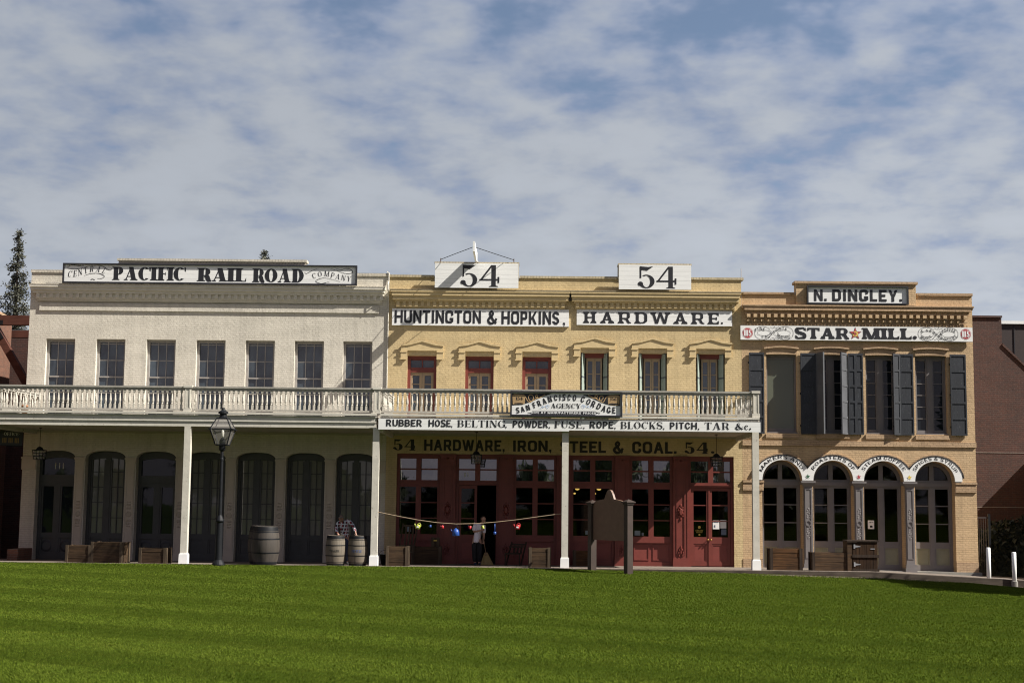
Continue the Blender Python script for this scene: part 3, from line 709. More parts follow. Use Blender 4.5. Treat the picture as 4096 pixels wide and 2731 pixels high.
m.box(a+.20, b-.12, -.09, -.005, cz(9.17, .1), cz(9.39, .14)-.003); m.box(a+.24, b-.14, -.055, -.006, cz(9.10, .05), cz(9.17, .08)-.003)
m.build('cornice', 'beige_trim', BL)
m = MB()
for i in range(53): x = -17.47+i*(12.22/52); m.box(x, x+.115, -.15, -.088, cz(9.235, .14), cz(9.385, .15))
m.build('dentils', 'beige_trim', BL)
m = MB(); m.box(-17.37, -5.29, -.05, -.002, 8.76, 9.015); m.build('frieze_band', 'beige', BL)
MB().box(a+.02, b-.01, -.28, -.001, cz(9.695, .28)+.001, cz(9.72, .28)).build('ledge_coping', 'cap_beige', BL)
# sash window: frame > glass
def sash(parent, x, z0, z1):
    w = WW; f = MB(); y = .17
    f.box(x, x+.085, y, y+.14, z0, z1-.09); f.box(x+w-.085, x+w, y, y+.14, z0, z1-.09); f.box(x, x+w, y-.001, y+.141, z1-.09, z1)
    for zz in (7.60, 7.02, 6.43, 5.86, 5.22): f.box(x+.086, x+w-.086, y+.05+(.03 if zz > 6.5 else 0), y+.10, zz-.017, zz+.017)
    f.box(x+.086, x+w-.086, y+.03, y+.11, 6.40, 6.45)
    for i in (1, 2): xx = x+.085+(w-.17)*i/3; f.box(xx-.014, xx+.014, y+.06, y+.098, z0, z1-.09)
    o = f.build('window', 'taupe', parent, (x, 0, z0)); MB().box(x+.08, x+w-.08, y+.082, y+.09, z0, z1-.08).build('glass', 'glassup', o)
    for nm in ('glass',): pass
    return o
w0 = sash(BL, WINX[0], 5.0, 7.75)
for x in WINX[1:]: copy_tree(w0, BL, (x+11.3, 0, 5.0))
# arcade: french windows and doors
def french(parent, a, b, door=False, number=False):
    y = .34; w = b-a; c = (a+b)/2; f = MB(); zt = 3.80; top = arch_top(a, b, 3.56, 3.80)
    f.box(a, a+.10, y, y+.12, -.1, 3.60); f.box(b-.10, b, y, y+.12, -.1, 3.60)
    n = 14; xs = [a+w*i/n for i in range(n+1)]
    for i in range(n): f.prism([(xs[i], 3.46+.10*(1-((xs[i]-c)/(w/2))**2)), (xs[i+1], 3.46+.10*(1-((xs[i+1]-c)/(w/2))**2)), (xs[i+1], top(xs[i+1])+.01), (xs[i], top(xs[i])+.01)], y-.01, y+.121)
    f.box(c-.085, c+.085, y+.02, y+.13, -.1, 3.6 if not door else 2.76)
    if door: f.box(a+.1, b-.1, y-.02, y+.125, 2.70, 2.95); f.box(a+.1, b-.1, y+.022, y+.124, 2.55, 2.70)
    f.box(a+.1, b-.1, y+.021, y+.123, -.1, .24); f.box(a+.1, b-.1, y+.018, y+.126, .74, .93)
    for s in (-1, 1):
        x0, x1 = (a+.10, c-.085) if s < 0 else (c+.085, b-.10)
        f.box(x0, x0+.06, y+.04, y+.118, .2, 3.5 if not door else 2.6); f.box(x1-.06, x1, y+.041, y+.119, .2, 3.5 if not door else 2.6)
        if not door:
            xm = (x0+x1)/2; f.box(xm-.013, xm+.013, y+.05, y+.115, .9, 3.58)
            for k in range(1, 5): zz = .93+k*.535; f.box(x0+.06, x1-.06, y+.052, y+.116, zz-.013, zz+.013)
        f.box(x0+.06, x1-.06, y+.07, y+.11, .24, .74)
        if not door: f.box(x0+.13, x1-.13, y+.075, y+.08, .26, .62)
    o = f.build('french_door' if door else 'french_window', 'doordark', parent)
    MB().box(a+.05, b-.05, y+.095, y+.10, .9, 3.70).build('glass', 'glass' if door else 'glasscurtain2', o)
    if door:
        r = MB()
        for s in (-1, 1):
            xc = c+s*w*.25
            r.add([(xc+rr*math.cos(k*math.pi/10), y+.062-(.012 if rr < .2 else 0), .47+rr*math.sin(k*math.pi/10)) for rr in (.15, .21) for k in range(20)], [(k, (k+1) % 20, 20+(k+1) % 20, 20+k) for k in range(20)])
        r.build('round_moulding', 'frameblack', o)
    return o
M['glasscurtain2'] = glass("dusty_shop_glass", (.20, .20, .172), ior=1.5, wavy=.03)
for i, (a, b) in enumerate(ARX): french(BL, a, b, door=i in (0, 2))
P = []
for k in range(3): P.append([(-16.70+k*.135, 3.16), (-16.668+k*.135, 3.16), (-16.668+k*.135, 3.37), (-16.70+k*.135, 3.37)])
flat('house_number', P, 'number', BL, .425)
# pilasters between the bays
def pilaster(parent, a, b, wide=False):
    c = (a+b)/2; h = (b-a)/2; f = MB()
    f.box(c-h*.78, c+h*.78, -.03, -.002, .2, 3.36); f.box(c-h*.98, c+h*.98, -.05, -.003, -.15, .2); f.box(c-h*1.08, c+h*1.08, -.06, -.003, 3.50, 3.56); f.box(c-h*.98, c+h*.98, -.045, -.004, 3.42, 3.499); f.box(c-h*.88, c+h*.88, -.035, -.005, 3.36, 3.419)
    for s in (-1, 1): f.box(c+s*h*.60-.008, c+s*h*.60+.008, -.042, -.028, .4, 3.1)
    f.box(c-h*.60, c+h*.60, -.0415, -.0285, 3.09, 3.11); f.box(c-h*.60, c+h*.60, -.0415, -.0285, .39, .41)
    o = f.build('pilaster', 'pilaster', parent)
    r = MB(); q = h*.42
    for zz, rr in ((2.02, .05), (1.92, .07), (1.82, .09), (1.38, .09), (1.28, .07), (1.18, .05)):
        for s in (-1, 0, 1): r.lathe([(rr*.1, -.02), (rr*.6, -.012), (rr*.7, 0)], 0, 0, 8).xf(Matrix.Identity(4)) if False else r.add([(c+s*q*.6+rr*.5*math.cos(k*math.pi/4), -.03-(.02 if False else 0), zz+rr*.6*math.sin(k*math.pi/4)) for k in range(8)]+[(c+s*q*.6, -.055, zz)], [(k, (k+1) % 8, 8) for k in range(8)])
    r.add([(c+.10*math.cos(k*math.pi/8), -.03, 1.60+.10*math.sin(k*math.pi/8)) for k in range(16)]+[(c+.08*math.cos(k*math.pi/8), -.05, 1.60+.08*math.sin(k*math.pi/8)) for k in range(16)], [(k, (k+1) % 16, 16+(k+1) % 16, 16+k) for k in range(16)]+[tuple(16+k for k in range(16))])
    r.build('ornament', 'ornament', o)
    return o
for i in range(6): pilaster(BL, ARX[i][1], ARX[i+1][0])
m = MB(); m.box(-17.74, -17.24, -.045, -.003, 3.12, 3.50); m.box(-17.76, -17.22, -.06, -.004, 3.50, 3.56); m.box(-5.30, -4.96, -.045, -.003, 3.12, 3.50); m.box(-5.32, -4.94, -.06, -.004, 3.50, 3.56); m.build('impost', 'pilaster', BL)

# ================================================================== yellow hardware store
BC = thing('brick_building', 'mustard yellow brick store with red shopfront and pedimented upper doors', 'building', (1.3, 0, 0))
X0, X1 = -4.932, 7.555
DX = [(-4.25, -3.21, 7.27), (-2.20, -1.19, 7.27), (-.18, .85, 7.27), (1.87, 2.87, 7.43), (3.91, 4.92, 7.43), (5.95, 6.96, 7.43)]
m = MB(); ops = [(a, b, 5.0, t) for a, b, t in DX]+[(-4.545, 7.25, -.3, 3.815)]
wall(m, X0, X1, -.3, 10.06, ops, 0, .38); shell(m, X0, X1, 0, 11, -.3, 9.6); m.box(X0, X1, .001, .35, 10.061, 10.063); m.build('wall', 'yellow', BC)
MB().poly([(X0, .3, 9.4), (X1, .3, 9.4), (X1, 11, 9.3), (X0, 11, 9.3)]).build('roof', 'roof', BC)
for a, b in ((X0+.002, -3.34), (-.31, 3.17), (5.79, 7.64)): MB().box(a, b, -.04, .36, 10.064, 10.147).build('coping', 'cap', BC)
for a, b in ((-3.32, -.33), (3.19, 5.77)): MB().box(a, b, -.05, .30, 10.07, 10.54).box(a-.01, b+.01, -.20, .32, 10.541, 10.60).build('parapet', 'cap', BC)
def cornice(a, b):
    m = MB(); m.box(a-.06, b+.06, -.275, -.002, cz(9.545, .27), cz(9.615, .27)); m.box(a-.02, b+.02, -.25, -.003, cz(9.42, .25), cz(9.545, .26)-.003); m.box(a+.01, b-.01, -.205, -.004, cz(9.27, .2), cz(9.42, .22)-.003)
    m.box(a+.08, b-.08, -.15, -.005, cz(9.20, .15), cz(9.27, .17)-.003); m.box(a+.12, b-.12, -.075, -.006, cz(8.97, .08), cz(9.20, .11)-.003)
    o = m.build('cornice', 'yellow_trim', BC); m = MB(); n = 28
    for i in range(n): x = a+.14+i*(b-a-.40)/(n-1); m.box(x, x+.115, -.135, -.073, cz(9.035, .13), cz(9.198, .14))
    m.build('dentils', 'yellow_trim', o)
cornice(-4.80, 1.44); cornice(1.55, 7.46)
MB().box(-4.90, 7.62, -.285, -.001, cz(9.615, .28)+.001, cz(9.64, .28)).build('ledge_coping', 'cap', BC)
MB().box(1.462, 1.528, -.10, -.004, 9.27, 9.58).build('downpipe', 'frameblack', BC)
m = MB(); m.tube([(-4.955, -.03, 5.0), (-4.955, -.03, 9.2), (-4.955, -.06, 9.45), (-4.955, -.33, 9.58), (-4.955, -.33, 9.75), (-4.955, -.05, 9.9), (-4.955, -.045, 10.2), (-5.03, -.03, 10.25)], .022, 6); m.build('cable_conduit', 'cream', BC)
def pediment(cx0, cx1, top):
    c = (cx0+cx1)/2; h = (cx1-cx0)/2; m = MB(); e = h+.23; p = .060
    zb, ze, za, zf = top+.17, top+.33, top+.52, top-.115     # block bottom, eaves, apex, feet
    m.prism([(c-e, zf), (c-h, zf), (c-h, zb), (c+h, zb), (c+h, zf), (c+e, zf), (c+e, ze), (c+e*.55, ze+.04), (c, za-.03), (c-e*.55, ze+.04), (c-e, ze)], -p, -.002)
    t = .055; e2 = e+.03
    for s in (-1, 1):
        pts = [(c+s*e2, ze), (c+s*e2*.56, ze+.035), (c, za-.035)]; q = [(x, z+t) for x, z in pts]
        for i in range(2):
            a4 = [pts[i], pts[i+1], q[i+1], q[i]]; m.prism(a4 if s < 0 else a4[::-1], -p-.03, -p+.001)
        m.box(min(c+s*e2, c+s*(h+.0)), max(c+s*e2, c+s*(h+.0)), -p-.02, -p+.001, top+.11, top+.15)
        m.box(min(c+s*e2, c+s*(h-.0)), max(c+s*e2, c+s*(h-.0)), -p-.02, -p+.001, zf-.03, zf+.01)
    return m.build('pediment', 'yellow_trim', BC)
for a, b, t in DX: pediment(a, b, t)
def balcony_door(a, b, top, red):
    y = .16 if red else .27; f = MB(); fr = .11 if red else .05
    m1 = 'red' if red else 'tan'
    f.box(a, a+fr, y, y+.2, 5, top-.08); f.box(b-fr, b, y, y+.2, 5, top-.08); f.box(a, b, y-.002, y+.202, top-.08, top)
    zt = 6.86 if red else top-.10
    if red: f.box(a+fr, b-fr, y+.02, y+.19, 6.69, 6.86); f.box((a+b)/2-.02, (a+b)/2+.02, y+.06, y+.18, 6.86, top-.08); f.box(a+fr, b-fr, y+.061, y+.181, top-.14, top-.08)
    else: f.box(a+.05, b-.05, y+.02, y+.19, top-.16, top-.08)
    o = f.build('door_frame', 'red', BC)
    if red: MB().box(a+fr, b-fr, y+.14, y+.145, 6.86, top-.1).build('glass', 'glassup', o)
    g = MB(); c = (a+b)/2; x0, x1 = (a+fr, b-fr) if red else (a+.22, b-.22); zt = 6.69 if red else top-.16
    for s in (-1, 1):
        p, q = (x0, c-.006) if s < 0 else (c+.006, x1)
        st = .085 if red else .055
        g.box(p, p+st, y+.06, y+.12, 5, zt); g.box(q-st, q, y+.06, y+.12, 5, zt); g.box(p+st, q-st, y+.061, y+.121, zt-.11, zt); g.box(p+st, q-st, y+.061, y+.121, 5, 5.35)
        for k in range(1, 4):
            zz = 5.35+(zt-.11-5.35)*k/4 if red else 5.35+(zt-.11-5.35)*k/4; g.box(p+st, q-st, y+.08, y+.115, zz-.014, zz+.014)
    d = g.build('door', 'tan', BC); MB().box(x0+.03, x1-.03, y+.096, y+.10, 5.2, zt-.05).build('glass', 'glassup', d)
    if not red:
        for s in (-1, 1):
            xa = a+.052 if s < 0 else b-.052; u = MB()
            # leaf folded back into the reveal, splayed a little
            pa = Vector((xa, -.02, 0)); pb = Vector((xa-s*.13, .34, 0))
            for z0, z1 in ((5., 5.72), (5.78, 6.55), (6.61, top-.02)):
                u.add([(pa.x, pa.y, z0), (pb.x, pb.y, z0), (pb.x, pb.y, z1), (pa.x, pa.y, z1)], [(0, 1, 2, 3)])
            sh = u.build('shutter', 'shutgreen', BC); v = MB(); nn = Vector((-s*.21, -.17, 0)).normalized()*-.004 if False else Vector((0, -.006, 0))
            for z0, z1 in ((5.72, 5.78), (6.55, 6.61), (top-.03, top)): v.add([(pa.x, pa.y-.004, z0), (pb.x, pb.y-.004, z0), (pb.x, pb.y-.004, z1), (pa.x, pa.y-.004, z1)], [(0, 1, 2, 3)])
            v.bar((pa.x, pa.y-.006, 5), (pa.x, pa.y-.006, top), .03, .03); v.build('rail', 'shutgreenrail', sh)
for i, (a, b, t) in enumerate(DX): balcony_door(a, b, t, i < 3)
# shopfront
SY = .10
CLM = [(-3.02, -2.47), (-.95, -.45), (1.07, 1.55), (3.10, 3.61), (5.13, 5.66)]
BAY = [(-4.54, -3.02), (-2.47, -.95), (-.45, 1.07), (1.55, 3.10), (3.61, 5.13), (5.66, 7.25)]
def shopbay(a, b, kind):
    c = (a+b)/2; y = SY; f = MB(); s0 = .10; st = .075
    f.box(a, a+s0, y, y+.16, -.1, 3.81); f.box(b-s0, b, y, y+.16, -.1, 3.81); f.box(a+s0, b-s0, y-.003, y+.157, 3.65, 3.81)
    f.box(a+s0, b-s0, y-.02, y+.158, 2.74, 2.90); f.box(a+s0, b-s0, y-.04, y-.018, 2.80, 2.84); f.box(c-.09, c+.09, y+.002, y+.155, 2.90, 3.65)
    for p, q in ((a+s0, c-.09), (c+.09, b-s0)): f.box(p, q, y+.06, y+.12, 3.255, 3.305)
    if kind == 'window':
        f.box(c-.09, c+.09, y+.002, y+.155, .9, 2.74); f.box(a+s0, b-s0, y-.001, y+.154, -.1, .14); f.box(a+s0, b-s0, y-.03, y+.16, .80, 1.02)
        for p, q in ((a+s0, c-.09), (c+.09, b-s0)):
            f.box(p, q, y+.003, y+.15, 2.66, 2.74)
            for zz in (1.575, 2.12): f.box(p, q, y+.06, y+.12, zz-.018, zz+.018)
    o = f.build('shop_window' if kind == 'window' else 'door_frame', 'red', BC)
    gm = MB()
    MB().box(a+s0, b-s0, y+.10, y+.105, 2.9, 3.66).build('transom_glass', 'transomglass', o)
    if kind == 'window': gm.box(a+s0, b-s0, y+.10, y+.105, 1.0, 2.68)
    if kind == 'window':
        gm.build('glass', 'glassshop', o)
        k = MB()
        for p, q in ((a+s0, c), (c, b-s0)):
            k.box(p, q, y+.05, y+.12, .14, .80)
            for u0, u1, w0, w1 in ((p+.06, q-.06, .20, .235), (p+.06, q-.06, .71, .745), (p+.06, p+.095, .235, .71), (q-.095, q-.06, .235, .71)): k.box(u0, u1, y+.03, y+.051, w0, w1)
        k.build('panel', 'redpanel', o)
    return o
def leaf(p, q, handle, y=SY+.04, ajar=None, mat='red'):
    g = MB(); st = .09
    g.box(p, p+st, y, y+.06, .02, 2.73); g.box(q-st, q, y, y+.06, .02, 2.73); g.box(p+st, q-st, y+.001, y+.061, 2.62, 2.73); g.box(p+st, q-st, y+.001, y+.061, .79, 1.02); g.box(p+st, q-st, y+.001, y+.061, .02, .16)
    for zz in (1.575, 2.12): g.box(p+st, q-st, y+.015, y+.05, zz-.018, zz+.018)
    for u0, u1, w0, w1 in ((p+st, q-st, .16, .20), (p+st, q-st, .74, .79), (p+st, p+st+.04, .2, .74), (q-st-.04, q-st, .2, .74)): g.box(u0, u1, y+.012, y+.052, w0, w1)
    o = g.build('door', mat, BC); MB().box(p+st, q-st, y+.03, y+.035, 1.02, 2.62).build('glass', 'glassshop', o); MB().box(p+st, q-st, y+.028, y+.05, .19, .76).build('panel', 'redpanel', o)
    k = MB(); hx = handle; k.lathe([(.012, 0), (.012, .04), (.030, .05), (.032, .07), (.01, .085)], 0, 0, 10); k.xf(Matrix.Translation((hx, y, .93)) @ Matrix.Rotation(R(90), 4, 'X')); k.build('handle', 'brass', o, smooth=True)
    return o
for (a, b), k in zip(BAY, ('window', 'door', 'window', 'window', 'window', 'door')): shopbay(a, b, k)
leaf(-2.36, -1.72, -1.76)
m = MB(); m.box(-1.04, -.985, .16, .86, .02, 2.73); m.box(-1.045, -1.039, .25, .78, 1.0, 2.6); o = m.build('door', 'red', BC); k = MB(); k.lathe([(.012, 0), (.03, .05), (.01, .08)], 0, 0, 8); k.xf(Matrix.Translation((-1.05, .80, .95)) @ Matrix.Rotation(R(-90), 4, 'Y')); k.build('handle', 'brass', o)
leaf(5.765, 6.395, 6.345); leaf(6.41, 7.145, 6.46)
m = MB(); m.box(6.375, 6.43, SY+.02, SY+.045, .02, 2.72); m.build('astragal', 'red', BC)
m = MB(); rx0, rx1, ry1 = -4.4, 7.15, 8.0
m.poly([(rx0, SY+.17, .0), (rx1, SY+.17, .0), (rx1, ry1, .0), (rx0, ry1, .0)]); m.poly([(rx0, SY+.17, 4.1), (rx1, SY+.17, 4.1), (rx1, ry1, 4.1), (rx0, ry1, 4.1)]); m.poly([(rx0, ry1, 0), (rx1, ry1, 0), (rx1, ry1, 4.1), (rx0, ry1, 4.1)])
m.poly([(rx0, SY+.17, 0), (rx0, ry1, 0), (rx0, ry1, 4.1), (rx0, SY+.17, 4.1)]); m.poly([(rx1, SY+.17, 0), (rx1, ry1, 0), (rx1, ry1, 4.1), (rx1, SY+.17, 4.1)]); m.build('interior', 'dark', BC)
def ironcol(a, b):
    c = (a+b)/2; f = MB(); y = 0.0; w = (b-a)/2
    f.box(c-w, c+w, -.02, .3, .30, 3.56); f.box(c-w*1.06, c+w*1.06, -.06, .3, -.1, .22); f.box(c-w*1.02, c+w*1.02, -.045, .3, .22, .30)
    f.box(c-w*1.04, c+w*1.04, -.05, .3, 3.74, 3.812); f.box(c-w*.96, c+w*.96, -.04, .3, 3.56, 3.74)
    for s in (-1, 1): f.box(c+s*w*.52-.02, c+s*w*.52+.02, -.045, -.019, .42, 3.35); f.box(c+s*w*.9-.02, c+s*w*.9+.02, -.035, -.0195, .30, 3.56)
    f.box(c-w*.52, c+w*.52, -.044, -.0195, 3.33, 3.37); f.box(c-w*.52, c+w*.52, -.044, -.0195, .40, .44)
    o = f.build('column', 'red', BC); r = MB()
    def blob(x, z, rx, rz, p=.05): r.add([(x+rx*math.cos(k*math.pi/5), -.02, z+rz*math.sin(k*math.pi/5)) for k in range(10)]+[(x+rx*.6*math.cos(k*math.pi/5), -.02-p, z+rz*.6*math.sin(k*math.pi/5)) for k in range(10)], [(k, (k+1) % 10, 10+(k+1) % 10, 10+k) for k in range(10)]+[tuple(10+k for k in range(10))])
    blob(c, 1.88, .085, .16, .07)
    for s in (-1, 1):
        for dz in (-.14, -.05, .06, .15): blob(c+s*(.10-.25*abs(dz)), 1.88+dz, .035, .045)
        for dx_, dz in ((.06, .36), (.08, .46), (.05, .55)): blob(c+s*dx_, dz+.02, .03, .05)
        for k in range(3): blob(c+s*.08*(k), 3.66, .035, .05, .03)
    blob(c, 2.10, .04, .06); blob(c, 1.65, .04, .07); blob(c, .50, .035, .10); blob(c, .64, .022, .09)
    r.build('ornament', 'red', o)
for a, b in CLM: ironcol(a, b)
P = []
def word(s, st, a, b, z0=3.925, z1=4.315): 
    global P; P += text(s, st, a, b, z0, z1)
D54 = Style(.22, .06, .10, .05)
word('54', D54, -4.68, -3.92); word('HARDWARE,', BLOCKW, -3.60, -.77); word('IRON,', BLOCKW, -.49, .87); word('STEEL', BLOCKW, 1.18, 2.78, 3.905, 4.31); word('&', BLOCKW, 3.04, 3.38, 3.905, 4.31); word('COAL.', BLOCKW, 3.70, 5.25, 3.905, 4.31); word('54', D54, 5.54, 6.34, 3.91, 4.31); word('.', D54, 6.46, 6.57, 3.925, 4.3)
flat('painted_lettering', P, 'wallblack', BC, -.004)
flat('house_number', [[(x_, 3.02), (x_+.022, 3.02), (x_+.022, 3.17), (x_, 3.17)] for x_ in (-2.19, -2.145)]+text('3', Style(.2, .15), -2.10, -2.03, 3.02, 3.17), 'number', BC, SY+.096)

# ================================================================== tan mill building
BM = thing('brick_building', 'tan brick building with corbelled cornice, slate shutters and four round arches', 'building', (11.6, 0, 0))
X0, X1 = 7.558, 15.70
MW = [(8.42, 9.485), (10.165, 11.25), (11.905, 12.97), (13.65, 14.75)]
ARC = [8.93, 10.705, 12.465, 14.245]; AR = .695
def semi(c, r, z): return lambda x: z+math.sqrt(max(0., r*r-(x-c)**2))
m = MB(); ops = [(a, b, 4.66, 7.44) for a, b in MW]+[(c-AR, c+AR, -.4, semi(c, AR, 3.02)) for c in ARC]
wall(m, X0, X1, -.4, 9.56, ops, 0, .42); shell(m, X0, X1, 0, 11, -.4, 9.1); m.box(9.48, 13.70, -.115, .30, 9.20, 9.94); m.build('wall', 'mill', BM)
MB().poly([(X0, .3, 9), (X1, .3, 9), (X1, 11, 8.9), (X0, 11, 8.9)]).build('roof', 'roof', BM)
for a, b, y0, z0, z1 in ((X0+.003, 9.42, -.05, 9.562, 9.64), (13.76, X1+.02, -.05, 9.562, 9.655), (9.42, 13.76, -.175, 9.941, 10.03)): MB().box(a, b, y0, .345, z0, z1).build('coping', 'mill_trim', BM)
m = MB(); m.box(X0+.01, X1+.0, -.24, -.002, cz(9.15, .24), cz(9.205, .24)); m.box(X0+.02, X1-.03, -.205, -.003, cz(9.07, .2), cz(9.15, .22)-.003); m.box(X0+.08, X1-.10, -.22, -.004, cz(9.005, .22), cz(9.07, .21)-.003); m.box(X0+.12, X1-.16, -.13, -.005, cz(8.86, .13), cz(9.005, .18)-.003)
m.box(X0+.16, X1-.26, -.08, -.006, cz(8.70, .08), cz(8.86, .11)-.003); m.box(X0+.2, X1-.32, -.045, -.007, cz(8.46, .04), cz(8.70, .06)-.003); o = m.build('cornice', 'mill_trim', BM)
m = MB()
for i in range(33):
    x = 7.72+i*(7.62/32); m.box(x, x+.125, -.205, -.128, cz(8.755, .2), cz(8.875, .2)); m.box(x+.03, x+.125, -.145, -.078, cz(8.60, .14), cz(8.68, .14)); m.box(x+.02, x+.06, -.10, -.043, cz(8.46, .1), cz(8.53, .1)); m.box(x+.13, x+.17, -.10, -.043, cz(8.46, .1), cz(8.53, .1))
m.build('dentils', 'mill', o)
m = MB(); m.box(X0, X1+.02, -.045, -.002, 4.225, 4.405)
for a, b in MW: m.box(a-.04, b+.05, -.05, -.003, 4.485, 4.635)
for a, b in ((X0, 8.30), (14.955, X1+.01)): m.box(a, b, -.06, -.002, 2.93, 3.01); m.box(a+.01, b-.01, -.035, -.003, 2.80, 2.929); m.box(a, b-.02, -.045, -.004, 2.66, 2.799)
m.box(X0, 8.235, -.02, -.002, -.2, .30); m.box(14.94, X1+.008, -.02, -.002, -.2, .26); m.build('trim_courses', 'mill_trim', BM)
for c in ARC:
    m = MB(); P = []; ring(P, SANS, c, 3.02, 1.06, .95, 25 if c > 9 else 15, 155 if c < 14 else 165, .10, .09)
    for p in P: m.prism(p[::-1], -.05, -.002)
    m.build('arch_course', 'mill_trim', BM)
for a, b in MW:
    c, h = (a+b)/2, (b-a)/2; m = MB(); n = 10
    for i in range(n):
        u0, u1 = -1+2*i/n, -1+2*(i+1)/n; f = lambda u: .055*(1-u*u)
        m.prism([(c+u0*h, 7.42+f(u0)*.4), (c+u1*h, 7.42+f(u1)*.4), (c+u1*(h+.02), 7.61+f(u1)), (c+u0*(h+.02), 7.61+f(u0))], -.022, -.002); 
        m.prism([(c+u0*(h+.08), 7.612+f(u0)), (c+u1*(h+.08), 7.612+f(u1)), (c+u1*(h+.08), 7.672+f(u1)), (c+u0*(h+.08), 7.672+f(u0))], -.075, -.003)
    m.build('lintel', 'mill_trim', BM)
def mill_window(a, b, i):
    y = .16; f = MB(); c = (a+b)/2
    f.box(a, a+.06, y, y+.15, 4.66, 7.36); f.box(b-.06, b, y, y+.15, 4.66, 7.36); f.box(a, b, y-.002, y+.152, 7.36, 7.44); f.box(a-.01, b+.01, y-.16, y+.15, 4.655, 4.70)
    if i > 0:
        f.box(c-.10, c+.10, y+.03, y+.12, 4.70, 7.36)
        for p, q in ((a+.06, c-.10), (c+.10, b-.06)):
            f.box(p, p+.04, y+.05, y+.12, 4.7, 7.36); f.box(q-.04, q, y+.05, y+.12, 4.7, 7.36); f.box(p, q, y+.049, y+.119, 4.70, 4.82); f.box(p, q, y+.049, y+.119, 7.27, 7.36)
            for k in range(1, 6): zz = 4.82+k*.41; f.box(p+.04, q-.04, y+.07, y+.11, zz-.014, zz+.014)
    else:
        f.box(a+.06, b-.06, y+.05, y+.12, 4.70, 4.84); f.box(a+.06, b-.06, y+.05, y+.12, 7.28, 7.36)
        f.box(c-.012, c+.012, y+.085, y+.12, 4.84, 7.28)
        for k in range(1, 6): zz = 4.84+k*.41; f.box(a+.06, b-.06, y+.085, y+.12, zz-.01, zz+.01)
    o = f.build('window', 'millgrey', BM); MB().box(a+.05, b-.05, y+.095 if i else y+.07, y+.10 if i else y+.075, 4.72, 7.34).build('glass', 'glass' if i else 'glasscurtain', o)
for i, (a, b) in enumerate(MW): mill_window(a, b, i)
def shutter(p, q, cols=1, mat='shutter', z0=4.63, z1=7.48, label=None):
    """leaf standing between plan points p and q"""
    p = Vector((*p, 0)); q = Vector((*q, 0)); d = (q-p); L = d.length; d.normalize(); nn = Vector((d.y, -d.x, 0))   # towards the street
    T = Matrix(((d.x, -nn.x, 0, p.x), (d.y, -nn.y, 0, p.y), (0, 0, 1, 0), (0, 0, 0, 1)))
    f = MB(); f.box(0, L, -.02, .018, z0, z1); w = L/cols
    for k in range(cols):
        a, b = k*w, (k+1)*w; f.box(a, a+.045, -.036, -.019, z0, z1); f.box(b-.045, b, -.036, -.019, z0, z1)
        for j in range(6): zz = z0+(z1-z0-.07)*j/5; f.box(a+.045, b-.045, -.0355, -.0195, zz, zz+.07)
    f.xf(T); o = f.build('shutter', mat, BM, label=label)
    h = MB()
    for zz in (z0+.3, (z0+z1)/2, z1-.35): h.box(-.03, .05, -.012, .012, zz-.03, zz+.03)
    h.xf(T); h.build('hinge', 'iron', o)
shutter((8.33, -.04), (7.80, -.04)[:2]) if False else shutter((7.80, -.045), (8.33, -.045))
shutter((9.61, -.045), (10.14, -.045)); shutter((10.16, -.03), (10.345, -.50), mat='shutgrey', label='shutter leaf standing open, its shaded face turned to the left')
shutter((10.925, -.50), (11.235, -.03), mat='shutgrey', label='faded grey shutter leaf standing open in the sun'); shutter((11.28, -.045), (11.80, -.045), cols=2)
shutter((12.83, -.13), (13.09, -.045)); shutter((13.095, -.045), (13.56, -.045)); shutter((14.855, -.045), (15.41, -.045))
def millcol(c):
    f = MB(); w = .15; f.box(c-w, c+w, -.06, .40, .16, 2.80); f.box(c-w-.05, c+w+.05, -.10, .40, -.25, .03); f.box(c-w-.025, c+w+.025, -.08, .40, .03, .16)
    f.frustum(c, .15, 2.80, 2.94, w, .22, w+.09, .29); f.box(c-w-.10, c+w+.10, -.15, .42, 2.94, 3.005)
    for s in (-1, 1): f.box(c+s*.10-.012, c+s*.10+.012, -.075, -.058, .35, 2.72)
    f.box(c-.11, c+.11, -.074, -.0585, 2.70, 2.73); f.box(c-.11, c+.11, -.074, -.0585, .34, .37)
    o = f.build('column', 'millgrey', BM); r = MB(); P = annulus(c, 1.54, .105, .105, .03)
    for p in P: r.prism(p[::-1], -.082, -.061)
    def blob(x, z, rx, rz, p=.010): r.add([(x+rx*math.cos(k*math.pi/5), -.058, z+rz*math.sin(k*math.pi/5)) for k in range(10)]+[(x+rx*.5*math.cos(k*math.pi/5), -.058-p, z+rz*.5*math.sin(k*math.pi/5)) for k in range(10)], [(k, (k+1) % 10, 10+(k+1) % 10, 10+k) for k in range(10)]+[tuple(10+k for k in range(10))])
    for s in (-1, 1):
        for dx_, dz in ((.05, .18), (.06, .26), (.03, .34), (.045, .42), (.015, .49)): blob(c+dx_, 1.54+s*dz, .03, .04); blob(c-dx_*.9, 1.54+s*(dz+.02), .026, .035)
    r.build('ornament', 'millgrey', o)
for c in (9.825, 11.59, 13.355): millcol(c)
